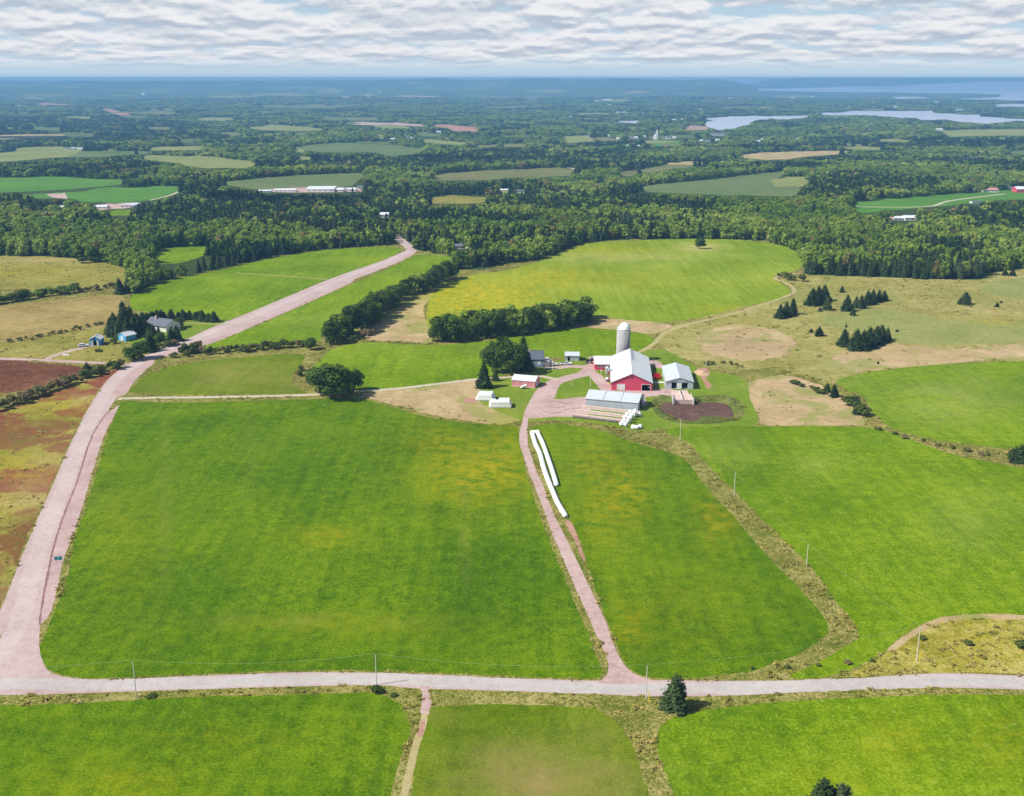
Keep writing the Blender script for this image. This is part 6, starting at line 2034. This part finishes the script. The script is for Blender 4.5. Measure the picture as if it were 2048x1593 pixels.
# keep buildings and open fields beyond the trees in sight, as cleared views are
keepm = np.ones(len(S), bool)
for fr_ in (0.55, 1.0):
    tx, ty = proj(np.column_stack([XY, ZG + HT * fr_]))
    for q in CLEAR:
        if fr_ == 1.0:
            keepm &= ~pip(q, tx, ty + 1.2)
        else:
            keepm &= ~pip(q, tx, ty)
    for q in KEEP:
        keepm &= ~(pip(q, tx, ty) | pip(q, tx - 3, ty) | pip(q, tx + 3, ty) | pip(q, tx, (ty + by) / 2))
XY, S, ZG, HT, con, DD, bx, by = XY[keepm], S[keepm], ZG[keepm], HT[keepm], con[keepm], DD[keepm], bx[keepm], by[keepm]
WD = S * np.where(con, 0.85, 1.28) * rng.uniform(.85, 1.2, len(S))
order = np.argsort(DD)
single = np.zeros(len(S), bool)
for kname, flag in (('broad', ~con), ('spruce', con)):
    left_ = 300 - KC[kname]
    k = 0
    for i in order:
        if k >= left_:
            break
        if not flag[i] or bx[i] < -10 or bx[i] > 2058:
            continue
        if bx[i] < 300: zn = 'at the front of the wood behind the left fields'
        elif bx[i] < 800: zn = 'at the front of the wood left of the winding road'
        elif bx[i] < 1150: zn = 'in the wood above the diagonal belt'
        elif bx[i] < 1540: zn = 'in the front rank behind the yellowish field'
        else: zn = 'in the front rank above the dry pasture'
        kn = 'broadleaf tree' if kname == 'broad' else 'dark spruce'
        o = plant(kname, XY[i], HT[i], WD[i] * (1.1 if kname == 'broad' else .95), kn + ' ' + zn, kn + 's ' + zn, False, True)
        BELTS.setdefault(kn + 's ' + zn, ([], kn + ' ' + zn))[0].append(o)
        single[i] = True; k += 1
for _o in C.objects:
    if _o.get('group') in ('houses scattered in the distant village', 'tiny far buildings near the horizon', 'bales in the jumbled pile'):
        BELTS.setdefault(_o['group'], ([], {'houses scattered in the distant village': 'small white house scattered among the far trees', 'tiny far buildings near the horizon': 'tiny pale building in the hazy far country'}.get(_o['group'], 'white bale in the jumbled pile right of the concrete walls')))[0].append(_o)
for _g, (_os, _lb) in BELTS.items():
    relabel(_os, ' '.join(_lb.split()[:13]))
print('trees', len(S), 'single', int(single.sum()), KC)


def scatter(name, pts, rot, scl, idx, meshes, mat, label, cat):
    """one mass of plants: points with geometry-node instances of a few meshes"""
    me = bpy.data.meshes.new(name)
    me.vertices.add(len(pts)); me.vertices.foreach_set('co', np.asarray(pts, np.float32).ravel())
    at = me.attributes.new('rz', 'FLOAT_VECTOR', 'POINT'); rv = np.zeros((len(pts), 3), np.float32); rv[:, 2] = rot; at.data.foreach_set('vector', rv.ravel())
    at = me.attributes.new('sz', 'FLOAT_VECTOR', 'POINT'); at.data.foreach_set('vector', np.asarray(scl, np.float32).ravel())
    at = me.attributes.new('ix', 'INT', 'POINT'); at.data.foreach_set('value', np.asarray(idx, np.int32))
    me.materials.append(mat)
    o = link(name, me)
    col_ = bpy.data.collections.new(name + '_kinds')
    for i, ms_ in enumerate(meshes):
        col_.objects.link(bpy.data.objects.new('%s_kind_%02d' % (name, i), ms_))
    ng = bpy.data.node_groups.new(name + '_scatter', 'GeometryNodeTree')
    ng.interface.new_socket('Geometry', in_out='INPUT', socket_type='NodeSocketGeometry')
    ng.interface.new_socket('Geometry', in_out='OUTPUT', socket_type='NodeSocketGeometry')
    gi = nd(ng, 'NodeGroupInput'); go = nd(ng, 'NodeGroupOutput')
    ip = nd(ng, 'GeometryNodeInstanceOnPoints')
    ci = nd(ng, 'GeometryNodeCollectionInfo')
    ci.inputs['Collection'].default_value = col_
    ci.inputs['Separate Children'].default_value = True
    ci.inputs['Reset Children'].default_value = True
    ng.links.new(gi.outputs[0], ip.inputs['Points'])
    ng.links.new(ci.outputs[0], ip.inputs['Instance'])
    ip.inputs['Pick Instance'].default_value = True
    for nm_, ty_, sk in (('ix', 'INT', 'Instance Index'), ('rz', 'FLOAT_VECTOR', 'Rotation'), ('sz', 'FLOAT_VECTOR', 'Scale')):
        na = nd(ng, 'GeometryNodeInputNamedAttribute', data_type=ty_)
        na.inputs['Name'].default_value = nm_
        ng.links.new(na.outputs[0], ip.inputs[sk])
    ng.links.new(ip.outputs[0], go.inputs[0])
    md = o.modifiers.new('scatter', 'NODES'); md.node_group = ng
    tag(o, label, cat, None, 'stuff')
    return o


BROAD_LO = [mesh_np('broadleaf_far', *crown_broad(s + 60, 230, 0.062, 12), M_BROAD) for s in range(1, 6)]
BROAD_XL = [mesh_np('broadleaf_farther', *crown_broad(s + 80, 90, 0.10, 9, core=False), M_BROAD) for s in range(1, 5)]
SPRUCE_LO = [mesh_np('spruce_far', *crown_spruce(s + 60, 200, 0.066, 0.19), M_SPRUCE) for s in range(1, 5)]
SPRUCE_XL = [mesh_np('spruce_farther', *crown_spruce(s + 80, 80, 0.11, 0.19), M_SPRUCE) for s in range(1, 4)]
for kname, flag, near_m, far_m, bw, mat, lab, cat in (('broadleaf_woods', ~con, BROAD_LO, BROAD_XL, .70, M_BROAD, 'mixed green broadleaf woods stretching from the fields towards the hills', 'woods'),
                                               ('spruce_woods', con, SPRUCE_LO, SPRUCE_XL, .42, M_SPRUCE, 'dark spruce woods stretching between the far fields', 'woods')):
    m_ = flag & ~single
    pts = np.column_stack([XY[m_], ZG[m_] - HT[m_] * 0.08])
    n = len(pts)
    far = DD[m_] > 1900
    ix = np.where(far, len(near_m) + rng.integers(0, len(far_m), n), rng.integers(0, len(near_m), n))
    wd = WD[m_] / bw * (1.0 if bw > .5 else .85) * 1.05
    sc3 = np.column_stack([wd, wd * rng.uniform(.85, 1.15, n), HT[m_]])
    scatter(kname, pts, rng.uniform(0, 6.28, n), sc3, ix, near_m + far_m, mat, lab, cat)
# ---------------------------------------------------------------- weeds and tufts in the verges (nobody could count them)
def tuft_mesh(seed, n=26, size=0.20, hh=0.6):
    rg = np.random.default_rng(seed)
    c = rg.normal(0, 0.28, (n, 3)); c[:, 2] = rg.random(n) * hh + 0.05
    nn = rg.normal(0, 1, (n, 3)); nn[:, 2] = np.abs(nn[:, 2]) * .5
    nn /= np.linalg.norm(nn, axis=1)[:, None]
    return mesh_np('weed_tuft', *leaf_quads(c, nn, size, rg), M_WEED)


TUFTS = [tuft_mesh(s) for s in range(1, 6)]


def scatter_in(cls, per_m2, maxd, smin, smax, limit=40000):
    tt = T[tc_ == cid[cls]]
    a, b_, c = full[tt[:, 0]], full[tt[:, 1]], full[tt[:, 2]]
    area = 0.5 * np.abs((b_[:, 0] - a[:, 0]) * (c[:, 1] - a[:, 1]) - (b_[:, 1] - a[:, 1]) * (c[:, 0] - a[:, 0]))
    ce = (a + b_ + c) / 3
    dd = np.hypot(ce[:, 0], ce[:, 1])
    px_, py_ = proj(ce)
    ok_ = (dd < maxd) & (ce[:, 1] > 60) & (px_ > -150) & (px_ < 2200) & (py_ < 1750)
    n = rng.poisson(np.where(ok_, area * per_m2, 0))
    if n.sum() > limit:
        n = rng.poisson(np.where(ok_, area * per_m2 * limit / n.sum(), 0))
    i = np.repeat(np.arange(len(tt)), n)
    r1, r2 = rng.random(len(i)), rng.random(len(i))
    sw = r1 + r2 > 1; r1[sw] = 1 - r1[sw]; r2[sw] = 1 - r2[sw]
    p = a[i] + (b_[i] - a[i]) * r1[:, None] + (c[i] - a[i]) * r2[:, None]
    cl = vnoise(p[:, 0] / 6, p[:, 1] / 6)
    kp = rng.random(len(p)) < np.clip((cl - .25) * 2.2, .1, 1)
    p = p[kp]; cl = cl[kp]
    s = rng.uniform(smin, smax, len(p)) * (0.6 + cl)
    return p, s


ps_, ss_ = [], []
for cls, dens_, md_, a, b_ in (('ground', 0.4, 950, .3, .8), ('goldenrod', 0.5, 900, .3, .8), ('bank', 0.35, 780, .3, .8), ('pasture', 0.035, 950, .3, 1.1), ('wild_field', 0.05, 780, .3, .7), ('olive_field', .03, 950, .4, 1.0),
                               ('straw', 0.03, 780, .3, .7)):
    p, s = scatter_in(cls, dens_, md_, a, b_)
    ps_.append(p); ss_.append(s)
p = np.concatenate(ps_); s = np.concatenate(ss_); n = len(p)
print('tufts', n)
scatter('verge_weeds', p, rng.uniform(0, 6.28, n), np.column_stack([s * 1.3, s * 1.3, s * .6]), rng.integers(0, 5, n), TUFTS, M_WEED, 'brown and olive weeds and tufts growing in the verges and rough strips', 'weeds')

# ---------------------------------------------------------------- unseen clouds added above the frame to cast shadows on the far country
M_CLOUD = simple('cloud_white', (0.85, 0.86, 0.88), 1.0)
for k, (cx_, cy_, rx_, ry_) in enumerate([(120, 275, 300, 110), (820, 322, 260, 60), (620, 412, 130, 45), (1950, 288, 260, 70), (1500, 300, 160, 45)]):
    g_ = P(cx_, cy_)
    alt = 1300.0
    c_ = np.array(g_) + np.array(sdir) * (alt / sdir.z)
    rg = np.random.default_rng(k + 50)
    mb_ = MB()
    for j in range(16):
        a_, r_ = rg.uniform(0, 6.28), math.sqrt(rg.random())
        ox, oy = r_ * math.cos(a_) * rx_ * .85, r_ * math.sin(a_) * ry_ * .85
        s_ = rg.uniform(.22, .42) * min(rx_, ry_ * 1.6)
        th_ = np.linspace(0.1, math.pi - 0.1, 7)
        i0 = len(mb_.v)
        mb_.lathe([(s_ * math.sin(t_) * rg.uniform(.9, 1.1), -s_ * .35 * math.cos(t_)) for t_ in th_], 12, (ox, oy))
        zo = rg.uniform(-20, 30)
        mb_.v[i0:] = [(x_, y_, z_ + zo) for x_, y_, z_ in mb_.v[i0:]]
    o = mb_.build('shadow_cloud', M_CLOUD, None, True)
    o.location = tuple(c_)
    tag(o, None, None, None, 'structure')

# ---------------------------------------------------------------- the air
hm = bpy.data.materials.new('haze_air')
hm.use_nodes = True
ht = hm.node_tree
ht.nodes.clear()
ho = nd(ht, 'ShaderNodeOutputMaterial')
hv = nd(ht, 'ShaderNodeVolumePrincipled')
hv.inputs['Color'].default_value = (0.26, 0.58, 1.0, 1)
hv.inputs['Density'].default_value = HAZE
hv.inputs['Anisotropy'].default_value = 0.0
ht.links.new(hv.outputs[0], ho.inputs['Volume'])
zl = float(full[:, 2].min()) - 1.0
HAZETOP = max(CAM_H + 5, float(full[:, 2].max()) + 2)
hz_ = MB().box(-14600, 14600, -12500, 20600, zl, HAZETOP).build('haze', hm)
hz_['kind'] = 'stuff'
tag(hz_, 'thin blue haze lying over the whole countryside', 'haze')
